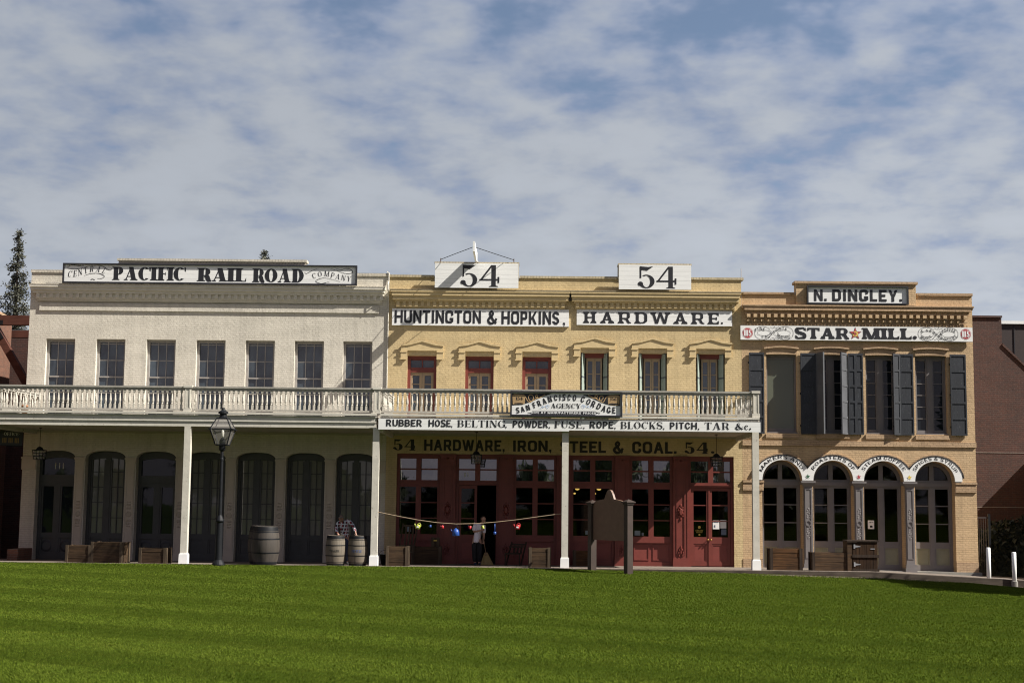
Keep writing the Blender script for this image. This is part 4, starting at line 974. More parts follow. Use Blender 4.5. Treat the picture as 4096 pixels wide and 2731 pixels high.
def millbay(c, single=False):
    y = .36; a, b = c-AR, c+AR; f = MB(); zb = -.25
    f.box(a-.02, a+.08, y, y+.14, zb, 3.02); f.box(b-.08, b+.02, y, y+.14, zb, 3.02); f.box(a, b, y-.03, y+.141, 2.84, 2.98); f.box(c-.075, c+.075, y+.02, y+.13, zb, 3.72)
    P = []; ring(P, SANS, c, 3.0, AR+.02, AR+.02, 0, 180, .13, .13)
    for p in P: f.prism(p[::-1], y+.005, y+.135)
    f.box(a+.08, b-.08, y+.01, y+.132, 2.98, 3.06)
    for p, q in ((a+.08, c-.075), (c+.075, b-.08)):
        f.box(p, p+.04, y+.03, y+.12, zb, 2.84); f.box(q-.04, q, y+.03, y+.12, zb, 2.84); f.box(p+.04, q-.04, y+.03, y+.12, 2.76, 2.84); f.box(p+.04, q-.04, y+.03, y+.12, .70, .92); f.box(p+.04, q-.04, y+.03, y+.12, zb, .13)
        if not single:
            for zz in (1.55, 2.175): f.box(p+.04, q-.04, y+.06, y+.115, zz-.018, zz+.018)
    o = f.build('door' if single else 'french_window', 'millgrey', BM); MB().box(a+.05, b-.05, y+.092, y+.098, .85, 3.75).build('glass', 'glassshop', o)
    k = MB()
    for p, q in ((a+.12, c-.115), (c+.115, b-.12)):
        k.box(p, q, y+.07, y+.11, .13, .70)
        for u0, u1, w0, w1 in ((p, q, .13, .16), (p, q, .67, .70), (p, p+.03, .16, .67), (q-.03, q, .16, .67)): k.box(u0, u1, y+.045, y+.071, w0, w1)
    k.build('panel', 'millpanel', o)
for i, c in enumerate(ARC): millbay(c, i == 2)
MB().add([(12.2, -.06, -.06), (15.80, -.06, -.09), (15.80, .3, -.09), (12.2, .3, -.06), (12.2, -.06, -.5), (15.80, -.06, -.5)], [(0, 1, 2, 3), (0, 4, 5, 1)]).build('concrete_footing', 'concrete', BM)

# ================================================================== porches with their balconies
def shopglass():
    m, t, b = newmat("clear_shop_glass"); fr = nd(t, 'ShaderNodeFresnel'); fr.inputs[0].default_value = 1.36
    tr = nd(t, 'ShaderNodeBsdfTransparent'); tr.inputs[0].default_value = (.62, .64, .62, 1); gl = nd(t, 'ShaderNodeBsdfGlossy'); gl.inputs['Roughness'].default_value = .02
    mx = nd(t, 'ShaderNodeMixShader'); t.links.new(fr.outputs[0], mx.inputs[0]); t.links.new(tr.outputs[0], mx.inputs[1]); t.links.new(gl.outputs[0], mx.inputs[2])
    t.links.new(mx.outputs[0], t.nodes['Material Output'].inputs[0]); return m
_sg = shopglass()
for o in bpy.data.objects:
    if o.type == 'MESH' and o.data.materials and o.data.materials[0] == M['glassshop']: o.data.materials[0] = _sg
BALU = None
def porch(label, xa, xb, posts, posts_rail, skip=None, ends=()):
    global BALU
    t = thing('porch', label, 'porch', ((max(xa, -18)+xb)/2, -2, 0))
    m = MB(); m.box(xa, xb, -3.98, -.004, 4.78, 4.86); m.build('deck', 'cream_worn', t)
    m = MB(); m.poly([(xa, -3.9, 4.50), (xb, -3.9, 4.50), (xb, -.06, 4.50), (xa, -.06, 4.50)]); m.box(xa, xb, -.14, -.005, 4.44, 4.505); m.build('ceiling', 'ceil', t)
    m = MB(); m.box(xa, xb, -4.0, -3.86, 4.49, 4.645); m.box(xa, xb, -4.03, -3.85, 4.655, 4.83); m.box(xa, xb, -4.06, -3.84, 4.832, 4.86); m.box(xa, xb, -4.09, -3.82, 4.885, 4.955)
    for e in ends: m.box(e-.06, e+.06, -3.85, -.15, 4.36, 4.50)
    m.build('fascia', 'cream', t)
    for x in posts:
        p = MB(); p.box(x-.105, x+.105, -4.0, -3.79, .40, 4.488); o = p.build('post', 'cream', t)
        q = MB(); q.frustum(x, -3.895, fz(x, -3.9), .40, .14, .14, .135, .135); q.box(x-.115, x+.115, -4.01, -3.78, .40, .425); q.build('plinth', 'plinth', o)
    r = MB(); r.box(xa, xb, -4.0, -3.86, 5.735, 5.79); r.box(xa, xb, -3.975, -3.885, 5.66, 5.733); r.box(xa, xb, -3.98, -3.88, 4.99, 5.055)
    for e in ends: r.bar((e, -3.86, 5.763), (e, -.02, 5.763), .14, .055); r.bar((e, -3.86, 5.70), (e, -.02, 5.70), .09, .07); r.bar((e, -3.86, 5.02), (e, -.02, 5.02), .09, .065)
    rail = r.build('railing', 'cream_worn', t)
    for x in posts_rail:
        p = MB(); w = .10; p.box(x-w, x+w, -4.02, -3.84, 4.96, 5.72); p.box(x-w-.04, x+w+.04, -4.05, -3.80, 5.735, 5.815); p.box(x-w-.025, x+w+.025, -4.035, -3.825, 4.957, 5.08)
        for s in (-1, 1): p.box(x+s*w*.72-.018, x+s*w*.72+.018, -4.032, -4.018, 5.09, 5.70)
        p.build('newel', 'cream', rail)
    n = 0; org = Vector(WORG[t.name])
    if BALU is None:
        b = MB(); b.box(-.033, .033, -.033, .033, 5.055, 5.20); b.lathe([(.020, 5.20), (.036, 5.225), (.023, 5.245), (.037, 5.29), (.042, 5.33), (.033, 5.40), (.023, 5.50), (.019, 5.555), (.032, 5.575), (.021, 5.595)], 0, 0, 8); b.box(-.034, .034, -.034, .034, 5.595, 5.662)
        BALU = b.build('baluster', 'baluster', rail, (0, 0, 0)); first = BALU
    else: first = None
    def put(x, y):
        nonlocal first
        if first is not None: o = first; first = None
        else: o = BALU.copy(); COL.objects.link(o); o.parent = rail
        o.location = Vector((x, y, 0))-org
    x = xa+.08
    while x < xb-.03:
        if not any(abs(x-q) < .15 for q in posts_rail) and not (skip and skip[0]+.1 < x < skip[1]-.1): put(x, -3.93)
        x += .1545
    for e in ends:
        y = -3.65
        while y > -4 and y < -.1: put(e, y); y += .30
    return t
porch('cream timber porch with balustraded balcony across the white brick building', -19.2, -4.87, [-10.985, -4.87], [-11.02, -4.87], ends=(-17.25,))
porch('cream timber porch with balustraded balcony across the yellow store', -4.74, 7.50, [1.25, 7.38], [7.40], skip=(-.54, 3.07), ends=(-4.72, 7.36))

# ================================================================== signs
t = sign('sign', 'very long black framed white board with railway company lettering on the cream parapet', -16.48, -6.09, 9.735, 10.385, -.275, .05, 'white', .055, .05)
P = text('PACIFIC', FAT, -14.76, -12.13, 9.83, 10.30, .04)+text('RAIL', FAT, -11.75, -9.99, 9.815, 10.285, .03)+text('ROAD', FAT, -9.78, -7.95, 9.80, 10.28, .02)
flat('lettering', P, 'black', t, -.279)
P = text_path('CENTRAL', ITAL, polyfn([(-16.36, 9.92), (-16.08, 9.94), (-15.80, 10.02), (-15.55, 10.10), (-15.30, 10.12), (-15.02, 10.05)]), lambda q: .22-.03*q, .10)
P += text_path('COMPANY', LIGHTROMAN, polyfn([(-7.62, 9.93), (-7.42, 10.00), (-7.2, 10.03), (-6.95, 9.98), (-6.6, 9.90), (-6.28, 9.84)]), .185, .14)
flat('lettering', P, 'black', t, -.2795)
P = swash([(-15.75, 9.97), (-15.5, 10.055), (-15.2, 10.05), (-15.03, 9.96), (-15.12, 9.88), (-15.28, 9.87)], .02)+swash([(-16.36, 10.28), (-16.30, 10.22), (-16.0, 10.21), (-15.65, 10.30), (-15.35, 10.335)], .016)+swash([(-16.36, 10.27), (-16.22, 10.345), (-16.0, 10.33), (-15.83, 10.31), (-15.77, 10.34)], .02)+swash([(-15.3, 10.345), (-15.08, 10.30), (-14.93, 10.20), (-14.80, 10.19), (-14.78, 10.25)], .022)+swash([(-15.52, 9.83), (-15.45, 9.85), (-15.36, 9.82)], .03)
P += swash([(-7.93, 10.17), (-7.86, 10.12), (-7.72, 10.19), (-7.48, 10.30)], .018)+swash([(-7.0, 10.30), (-6.75, 10.22), (-6.45, 10.13), (-6.22, 10.17), (-6.30, 10.28), (-6.50, 10.31), (-6.62, 10.26), (-6.80, 10.30)], .018)+swash([(-6.65, 9.84), (-7.1, 9.955), (-7.35, 9.95), (-7.52, 9.85), (-7.35, 9.77), (-7.2, 9.79), (-7.08, 9.82), (-7.02, 9.80)], .018)
flat('scrollwork', P, 'black', t, -.2785)
m = MB()
for x in (-16.52, -15.02, -13.62, -12.2, -9.6, -8.0, -6.65): m.box(x, x+.19, -.30, -.05, 9.682, 9.703)
m.build('support_block', 'beige_trim', t)
for i, (a, b, tx, lab) in enumerate((( -3.30, -.345, ((-2.38, -1.80), (-1.72, -1.02)), 'white plank board numbered 54 on the yellow parapet, under the projecting blade sign'), (3.20, 5.75, ((3.88, 4.46), (4.53, 5.23)), 'white plank board numbered 54 on the yellow parapet, smaller and more weathered'))):
    t = sign('sign', lab, a, b, 9.655, 10.535, -.315, .06, 'white' if i == 0 else 'white_worn')
    S54 = Style(.155, .04, .09, .03); flat('numerals', text('5', S54, tx[0][0], tx[0][1], 9.70, 10.48)+text('4', S54, tx[1][0], tx[1][1], 9.70, 10.475), 'black', t, -.32)
t = sign('sign', 'long white board with black octagonal lettering under the left yellow cornice', -4.81, 1.455, 8.335, 8.935, -.067, .065, 'white')
flat('lettering', text('HUNTINGTON', BLOCK, -4.72, -1.66, 8.415, 8.875)+text('&', BLOCK, -1.43, -1.10, 8.41, 8.88)+text('HOPKINS', BLOCK, -.93, 1.11, 8.405, 8.868)+text(',', BLOCK, 1.24, 1.325, 8.41, 8.79), 'black', t, -.072)
t = sign('sign', 'long white board with wide spaced slab serif lettering under the right yellow cornice', 1.73, 7.22, 8.405, 8.945, -.067, .065, 'white')
flat('lettering', text('HARDWARE', SLAB, 1.95, 6.75, 8.475, 8.872, .20)+text('.', SLAB, 6.82, 6.90, 8.478, 8.86), 'black', t, -.072)
t = sign('sign', 'black framed white board on the raised centre of the tan parapet', 9.87, 13.38, 9.235, 9.83, -.19, .06, 'white_new', .05, .06)
flat('lettering', text('N', BLOCKW, 10.09, 10.40, 9.315, 9.728)+text('.', BLOCKW, 10.455, 10.535, 9.315, 9.72)+text('DINGLEY', BLOCKW, 10.735, 13.03, 9.318, 9.735, .16)+text('.', BLOCKW, 13.10, 13.185, 9.32, 9.73), 'black', t, -.195)
# the mill's long board
t = sign('sign', 'long white board with a red star and two ribbon scrolls on the tan building', 7.505, 15.66, 7.93, 8.435, -.12, .055, 'white', cat='sign')
flat('lettering', text('STAR', FATSLAB, 9.42, 11.31, 7.985, 8.375, .06)+text('MILL', FATSLAB, 11.78, 13.52, 7.995, 8.385, .05)+[disc(13.63, 8.06, .07, .062)], 'black', t, -.126)
flat('star', starfan(11.54, 8.18, .235, .40), 'black', t, -.125); flat('star', starfan(11.54, 8.18, .205, .40), 'signred', t, -.1282)
flat('badge', [disc(11.54, 8.17, .10, .095)], 'signyellow', t, -.131); flat('monogram', text('D', Style(.26, .14, .06, .08), 11.49, 11.585, 8.115, 8.225), 'signred', t, -.134)
def ribbon(cx, cz, w, h):
    P = []; n = 48; o = [(cx+w*math.sin(2*math.pi*i/n), cz+h*math.sin(4*math.pi*i/n)*.5) for i in range(n+1)]
    for s in (-1, 1): P += annulus(cx+s*w*.52, cz, w*.34, h*.30, .009, 22)
    for s in (-1, 1):
        P += line([(cx+s*w*.20, cz+h*.40), (cx+s*w*.55, cz+h*.66), (cx+s*w*.90, cz+h*.45), (cx+s*w, cz), (cx+s*w*.90, cz-h*.45), (cx+s*w*.55, cz-h*.66), (cx+s*w*.20, cz-h*.40)], .011)
    P += line([(cx-w*.28, cz+h*.36), (cx, cz-h*.12), (cx+w*.3, cz-h*.56)], .009)+line([(cx-w*.3, cz-h*.56), (cx, cz+h*.12), (cx+w*.28, cz+h*.36)], .009)
    for s in (-1, 1): P += line([(cx-w*.2, cz+s*h*.58), (cx-.02, cz+s*h*.44), (cx+.02, cz+s*h*.68), (cx+w*.06, cz+s*h*.45), (cx+w*.26, cz+s*h*.60)], .010, False)
    return P
flat('ribbon', ribbon(8.68, 8.175, .68, .36)+ribbon(14.45, 8.19, .70, .36), 'black', t, -.124)
TS = Style(.15, .14, wf=.85)
P = text_path('FINE', TS, polyfn([(8.04, 8.21), (8.18, 8.27), (8.36, 8.245)]), .105)+text_path('CALIFORNIA', TS, polyfn([(8.24, 7.985), (8.44, 8.0), (8.60, 8.09), (8.78, 8.22), (8.95, 8.29), (9.14, 8.27)]), .10, .16)+text_path('MUSTARD', TS, polyfn([(8.78, 8.10), (8.90, 8.00), (9.08, 7.985), (9.26, 8.0)]), .09, .12)
P += text_path('WHOLE', TS, polyfn([(13.80, 8.07), (13.95, 7.985), (14.12, 8.01), (14.24, 8.09)]), .10, .1)+text_path('GROUND', TS, polyfn([(14.02, 8.27), (14.18, 8.25), (14.34, 8.14), (14.52, 8.02), (14.58, 7.985)]), .10, .12)+text('&', TS, 13.84, 13.93, 8.245, 8.335)+text('&', TS, 14.50, 14.60, 8.15, 8.24)+text_path('COFFEE', TS, polyfn([(14.62, 8.22), (14.75, 8.285), (14.92, 8.29), (15.05, 8.25)]), .10, .1)+text_path('SPICES', TS, polyfn([(14.66, 7.975), (14.82, 7.98), (15.0, 8.01), (15.12, 8.08)]), .10, .12)
flat('lettering', P, 'black', t, -.1265)
flat('roundel', [disc(7.755, 8.17, .16, .165), disc(15.42, 8.20, .16, .165)], 'signred', t, -.1245)
flat('roundel_rim', annulus(7.755, 8.17, .185, .19, .012)+annulus(15.42, 8.20, .185, .19, .012), 'signred', t, -.1248)
flat('numerals', text('115', Style(.34, .24, .02, .05), 7.625, 7.885, 8.065, 8.275)+text('115', Style(.34, .24, .02, .05), 15.29, 15.55, 8.095, 8.305), 'label', t, -.128)
# arch boards
LIM = [(8.09, 9.8175), (9.8175, 11.585), (11.585, 13.355), (13.355, 15.19)]
WORDS = [('MAKERS AND', 'first white arched board over the leftmost doorway, black words and half a green star', 158, 30), ('ROASTERS OF', 'white arched board over the second doorway, between the green star and the red star', 152, 28), ('STEAM COFFEE', 'white arched board over the third doorway, between the red star and the yellow star', 152, 28), ('SPICES & SYRUP', 'white arched board over the rightmost doorway, black words on white', 152, 24)]
for (c, (la, lb), (wd_, lab, a0, a1)) in zip(ARC, LIM, WORDS):
    t = thing('arch_sign', lab, 'arched sign', (c, 0, 3.02), group='arched boards over the four doorways')
    m = MB(); n = 32; lo = []; hi = []
    for i in range(n+1):
        th = math.pi*i/n; lo.append((c-AR*math.cos(th), 3.025+(AR+.005)*math.sin(th)))
        x = c-1.0*math.cos(th); z = 3.025+.865*math.sin(th)
        if x < la: z = 3.025+.865*math.sqrt(max(0, 1-((la-c)/1.0)**2)) if z > 3.6 else min(z, 3.025+.865*math.sqrt(max(0, 1-((la-c)/1.0)**2))); x = la
        if x > lb: z = min(z, 3.025+.865*math.sqrt(max(0, 1-((lb-c)/1.0)**2))); x = lb
        hi.append((x, z))
    for i in range(n): m.prism([lo[i], lo[i+1], hi[i+1], hi[i]][::-1], -.075, -.004)
    m.build('board', 'white_new', t)
    m = MB(); P = []; ring(P, SANS, c, 3.025, 1.03, .895, 29 if c < 14 else 8, 151 if c > 9 else 172, .032, .032)
    for p in P: m.prism(p[::-1], -.085, -.005)
    m.build('rim', 'frameblack', t)
    def fn(q, c=c, a0=a0, a1=a1):
        a = R(a0+(a1-a0)*q); rx, rz = .765, .745; return c+rx*math.cos(a), 3.025+rz*math.sin(a), a-math.pi/2
    L_ = lay(wd_, SANS, .16)[1]; kx = abs(R(a1-a0))*.78/L_
    flat('lettering', text_path(wd_, SANS, fn, .115, .16, kx*1.02), 'black', t, -.080)
for x, mt, lab in ((9.8175, 'signgreen', 'small green painted star where the first two arched boards meet'), (11.59, 'signred', 'small red painted star where the two middle arched boards meet'), (13.355, 'signyellow', 'small yellow painted star where the last two arched boards meet')):
    o = flat('star', starfan(x, 3.16, .092, .40), mt, None, -.084, org=(x, -.084, 3.16)); tag(o, lab, 'star', 'painted stars between the arched boards')
# the long text board along the porch edge
t = sign('sign', 'long thin white board of black wares lettering along the yellow store porch edge', -4.79, 7.52, 4.475, 4.80, -4.13, .03, 'white_worn')
m = MB(); m.box(-4.79, 1.36, -4.134, -4.10, 4.445, 4.474); m.build('lower_board', 'white_worn', t)
RB = Style(.20, .17, oct=False, wf=.95); RO = Style(.17, .055, .08, .05, wf=1.0)
W4 = [('RUBBER', RB, -4.54, -3.38), ('HOSE', RB, -3.17, -2.45), ('BELTING', RO, -2.24, -.70), ('POWDER', RB, -.45, .69), ('FUSE', RO, .89, 1.78), ('ROPE', RB, 2.03, 2.79), ('BLOCKS', RO, 3.02, 4.37), ('PITCH', RB, 4.61, 5.48), ('TAR', RO, 5.73, 6.51), ('&', RO, 6.71, 6.96), ('c', RO, 7.0, 7.13)]
P = []
for s_, st_, a, b in W4: P += text(s_, st_, a, b, 4.55, 4.775)
for x in (-2.42, -.67, .73, 1.84, 2.84, 4.41, 5.53): P += text(',', RO, x-.03, x+.03, 4.55, 4.74)
P += [disc(7.19, 4.58, .03, .03, 10)]
flat('lettering', P, 'black', t, -4.136)
# framed cordage sign on the balustrade
y = -4.16
t = sign('sign', 'black framed white sign with tan rope coils hung on the balcony railing', -.51, 3.04, 4.945, 5.695, y, .05, 'white', .055, .05)
u = lambda x, yy: W_sf(x, yy)
def W_sf(a, b): return (-.565+(a-50)*(3.08+.565)/(2295-50), 5.725-(b-28)*(5.725-4.915)/(532-28)-.0)
def sl(a, b): return W_sf(a, b-(a-1170)*.0125)     # the photographed sign leans a little; take the lean out
cv = [(95, 305), (250, 295), (370, 270), (520, 215), (680, 140), (880, 72)]; Pm = [(sl(95, 58))]+[sl(*q) for q in cv]
P = []
for i in range(len(cv)-1): P.append([sl(*cv[i]), sl(*cv[i+1]), sl(cv[i+1][0], 62), sl(cv[i][0], 62)])
cr = [(1490, 85), (1620, 140), (1800, 215), (1950, 280), (2080, 312), (2250, 325)]
for i in range(len(cr)-1): P.append([sl(*cr[i]), sl(*cr[i+1]), sl(cr[i+1][0], 90), sl(cr[i][0], 90)])
flat('spandrel', P, 'black', t, y-.002)
P = [[sl(105, 95), sl(115, 275), sl(150, 290), sl(310, 290), sl(350, 270), sl(362, 110), sl(330, 88), sl(140, 78)], [sl(2000, 125), sl(2010, 280), sl(2050, 302), sl(2190, 305), sl(2230, 285), sl(2238, 130), sl(2200, 108), sl(2040, 105)]]
P += line([sl(355, 115), sl(385, 170), sl(420, 225), sl(480, 235), sl(525, 160), sl(500, 100), sl(450, 95), sl(425, 150), sl(470, 220), sl(560, 180), sl(610, 130), sl(595, 95), sl(565, 110), sl(580, 150), sl(640, 155), sl(755, 90)], .022)
P += line([sl(2000, 130), sl(1960, 160), sl(1930, 220), sl(1890, 250), sl(1840, 190), sl(1850, 130), sl(1900, 125), sl(1905, 170), sl(1860, 215), sl(1800, 190), sl(1745, 140), sl(1765, 105), sl(1800, 120), sl(1770, 165), sl(1690, 150), sl(1610, 100)], .022)
flat('rope_coil', P, 'tanpaint', t, y-.0065)
P = []
for k in range(6):
    for a, b in ((112, 355), (2008, 2232)): yy = (118 if a < 1000 else 140)+k*24; P += line([sl(a, yy-8), sl((a+b)/2, yy+8), sl(b, yy-6)], .0045)
for a, b in ((235, 268), (2120, 280)): P += [[(x, z) for x, z in disc(*sl(a, b), .16, .022)]]
P += text('154', ROMAN, *[sl(178, 190)[0], sl(310, 190)[0]], sl(240, 195)[1], sl(240, 135)[1])+text('156', ROMAN, sl(2055, 200)[0], sl(2175, 200)[0], sl(2115, 212)[1], sl(2115, 150)[1])
flat('coil_marks', P, 'black', t, y-.0115)
base = polyfn([sl(185, 462), sl(290, 445), sl(460, 395), sl(600, 340), sl(780, 270), sl(930, 222), sl(1080, 206), sl(1240, 212), sl(1385, 222)])
base2 = polyfn([sl(1445, 232), sl(1530, 262), sl(1640, 315), sl(1770, 370), sl(1890, 430), sl(2010, 462), sl(2165, 472)])
P = text_path('SAN FRANCISCO', HAND, base, lambda q: .175+.03*q, .13, .168)+text_path('CORDAGE', HAND, base2, .205, .13, .185)
P += text('AGENCY', ROMAN, sl(875, 365)[0], sl(1465, 365)[0], sl(1170, 365)[1], sl(1170, 270)[1])
P += [[sl(470, 452), sl(505, 420), sl(1760, 428), sl(1795, 462), sl(1760, 495), sl(505, 487)]]+line([sl(415, 447), sl(440, 455), sl(475, 452)], .02)+line([sl(1790, 462), sl(1820, 455), sl(1850, 472)], .02)
flat('lettering', P, 'black', t, y-.0065)
RP = Style(.21, .19, wf=.9)
flat('lettering', text('ROPE', RP, sl(488, 0)[0], sl(640, 0)[0], sl(1170, 478)[1], sl(1170, 436)[1])+text('AT', RP, sl(672, 0)[0], sl(775, 0)[0], sl(1170, 478)[1], sl(1170, 436)[1])+text("MANUFACTURERS'", RP, sl(808, 0)[0], sl(1485, 0)[0], sl(1170, 478)[1], sl(1170, 436)[1])+text('PRICES', RP, sl(1510, 0)[0], sl(1768, 0)[0], sl(1170, 478)[1], sl(1170, 436)[1]), 'label', t, y-.012)
P = []
for s, x0 in ((-1, 850), (1, 1475)):
    P += swash([sl(x0+s*-0, 340), sl(x0+s*30, 300), sl(x0+s*70, 330), sl(x0+s*40, 360), sl(x0+s*20, 330)], .018)+swash([sl(x0+s*60, 300), sl(x0+s*120, 340), sl(x0+s*150, 315), sl(x0+s*130, 345), sl(x0+s*210, 365)], .018)
flat('scrollwork', P, 'bluepaint', t, y-.0068)
# projecting blade sign over the parapet, seen end on
t = thing('blade_sign', 'white projecting blade sign standing out over the parapet, seen end on', 'sign', (-1.86, 0, 10.60))
m = MB(); m.add([(-1.895, -2.25, 10.62), (-1.825, -2.25, 10.62), (-1.825, .10, 10.60), (-1.895, .10, 10.60), (-1.895, -2.25, 10.97), (-1.825, -2.25, 10.97), (-1.825, .10, 10.97), (-1.895, .10, 10.97)], [(0, 1, 2, 3), (4, 5, 6, 7), (0, 1, 5, 4), (1, 2, 6, 5), (2, 3, 7, 6), (3, 0, 4, 7)]); m.build('board', 'white_worn', t)
m = MB(); m.bar((-1.86, .06, 10.60), (-1.86, .06, 10.99), .16, .12); m.bar((-1.80, -.2, 10.60), (-1.80, .25, 10.60), .05, .07); m.build('bracket', 'cream', t)
m = MB(); m.tube([(-1.92, -2.0, 10.80), (-2.5, -1.0, 10.77), (-3.10, -.12, 10.70)], .012, 5); m.tube([(-1.80, -2.0, 10.80), (-1.2, -1.0, 10.77), (-.52, -.12, 10.70)], .012, 5); m.build('stay_wire', 'iron', t)
m = MB(); m.box(-3.13, -3.10, -.13, -.10, 10.60, 10.74); m.box(-.53, -.50, -.13, -.10, 10.60, 10.74); m.build('stay_post', 'rust', t)
t = MB(); t.lathe([(.02, 10.15), (.018, 10.50)], 7.58, .1, 8); tag(t.build('vent_pipe', 'steel', None, (7.58, .1, 10.15)), 'thin grey pipe on the right end of the yellow parapet', 'pipe')

# ================================================================== lamps
t = thing('street_lamp', 'black cast iron street lamp with four-sided glass lantern before the porch', 'street lamp', (-9.61, -5.1, .09), local=False)
cx_, cy_ = -9.61, -5.1
m = MB(); m.lathe([(.20, .06), (.20, .14), (.17, .20), (.12, .27), (.115, .36), (.105, .9), (.098, 1.42), (.13, 1.46), (.135, 1.50), (.10, 1.58), (.06, 1.66), (.055, 2.4), (.05, 3.35), (.058, 3.37), (.058, 3.42), (.048, 3.45), (.048, 3.66)], cx_, cy_, 20); m.build('post', 'iron', t, smooth=False)
m = MB(); m.lathe([(.06, 3.66), (.10, 3.70), (.105, 3.84), (.15, 3.86)], cx_, cy_, 12); m.build('socket', 'iron', t)
a0, a1, z0, z1, z2 = .185, .335, 3.86, 4.35, 4.69; a2 = .165
m = MB()
for sx in (-1, 1):
    for sy in (-1, 1): m.bar((cx_+sx*a0, cy_+sy*a0, z0), (cx_+sx*a1, cy_+sy*a1, z1), .028, .028); m.bar((cx_+sx*a1, cy_+sy*a1, z1), (cx_+sx*a2, cy_+sy*a2, z2), .028, .028)
for a, z, h in ((a0, z0, .03), (a1+.03, z1, .035), (a2, z2, .04)):
    for s in (-1, 1): m.box(cx_-a-.014, cx_+a+.014, cy_+s*a-.014, cy_+s*a+.014, z-h/2, z+h/2); m.box(cx_+s*a-.014, cx_+s*a+.014, cy_-a+.014, cy_+a-.014, z-h/2-.001, z+h/2-.001)
m.build('lantern_frame', 'iron', t)
m = MB()
for (aa, za), (ab, zb) in (((a0, z0), (a1, z1)), ((a1, z1), (a2, z2))):
    for k in range(4):
        q = [(-1, -1), (1, -1), (1, 1), (-1, 1)]; p, r_ = q[k], q[(k+1) % 4]
        m.poly([(cx_+p[0]*aa, cy_+p[1]*aa, za), (cx_+r_[0]*aa, cy_+r_[1]*aa, za), (cx_+r_[0]*ab, cy_+r_[1]*ab, zb), (cx_+p[0]*ab, cy_+p[1]*ab, zb)])
m.build('lantern_glass', 'lampglass', t)
m = MB(); m.lathe([(.17, 4.70), (.12, 4.74), (.11, 4.84), (.16, 4.85), (.155, 4.90), (.07, 4.95), (.055, 4.99), (.045, 5.03)], cx_, cy_, 16); m.build('cap', 'iron', t)
m = MB(); m.lathe([(.09, 3.87), (.10, 3.95), (.085, 4.02), (.06, 4.05), (.04, 4.08)], cx_, cy_, 12); m.build('burner', 'iron', t)
m = MB(); m.lathe([(.02, 4.08), (.045, 4.14), (.05, 4.22), (.045, 4.30), (.015, 4.33)], cx_, cy_, 12); m.build('bulb', 'lampbulb', t, smooth=True)
def lantern(x, y, label):
    t = thing('hanging_lantern', label, 'lantern', (x, y, 3.45), group='lanterns hanging from the porch ceilings')
    m = MB(); m.lathe([(.009, 3.84), (.009, 4.50)], x, y, 6); m.lathe([(.06, 4.475), (.05, 4.50)], x, y, 10); m.build('rod', 'iron', t)
    m = MB(); m.lathe([(.15, 3.74), (.11, 3.78), (.09, 3.82), (.02, 3.86)], x, y, 12); m.box(x-.19, x+.19, y-.19, y+.19, 3.72, 3.745); m.build('cap', 'iron', t)
    m = MB(); w = .165
    for sx in (-1, 1):
        for sy in (-1, 1): m.bar((x+sx*(w+.015), y+sy*(w+.015), 3.72), (x+sx*w*.92, y+sy*w*.92, 3.43), .018, .018)
    for z in (3.43, 3.53, 3.63):
        for s in (-1, 1): m.box(x-w, x+w, y+s*w*.97-.006, y+s*w*.97+.006, z-.007, z+.007); m.box(x+s*w*.97-.006, x+s*w*.97+.006, y-w, y+w, z-.007, z+.007)
    for k in (-.055, .055):
        for s in (-1, 1): m.box(x+k-.006, x+k+.006, y+s*w-.005, y+s*w+.005, 3.43, 3.72)
    m.build('cage', 'iron', t); MB().frustum(x, y, 3.44, 3.72, w*.88, w*.88, w*.96, w*.96).build('glass', 'lampglass', t)
lantern(-16.45, -2, 'caged black lantern hanging by the left end of the cream arcade'); lantern(-1.69, -2, 'caged black lantern hanging before the open shop doorway'); lantern(6.38, -2, 'caged black lantern hanging at the right end of the red shopfront')
for i, (x, z, y) in enumerate(((1.84, 2.66, 1.6), (2.62, 2.66, 1.6), (1.78, 2.5, 2.6), (2.52, 2.50, 2.6))):
    t = thing('pendant_lamp', ('lit amber pendant lamp inside the shop, upper one at left', 'lit amber pendant lamp inside the shop, upper one at right', 'lit amber pendant lamp inside the shop, lower one at left', 'lit amber pendant lamp inside the shop, lower one at right')[i], 'lamp', (x, y, z), group='lit lamps inside the shop')
    k = .075 if i < 2 else .045; MB().lathe([(.01, z-k*.7), (k, z-k*.3), (k*1.05, z+k*.2), (k*.4, z+k*.7)], x, y, 12).build('bulb', 'bulb', t, smooth=True); MB().lathe([(.006, z+k*.7), (.006, 4.1)], x, y, 6).build('cord', 'iron', t)

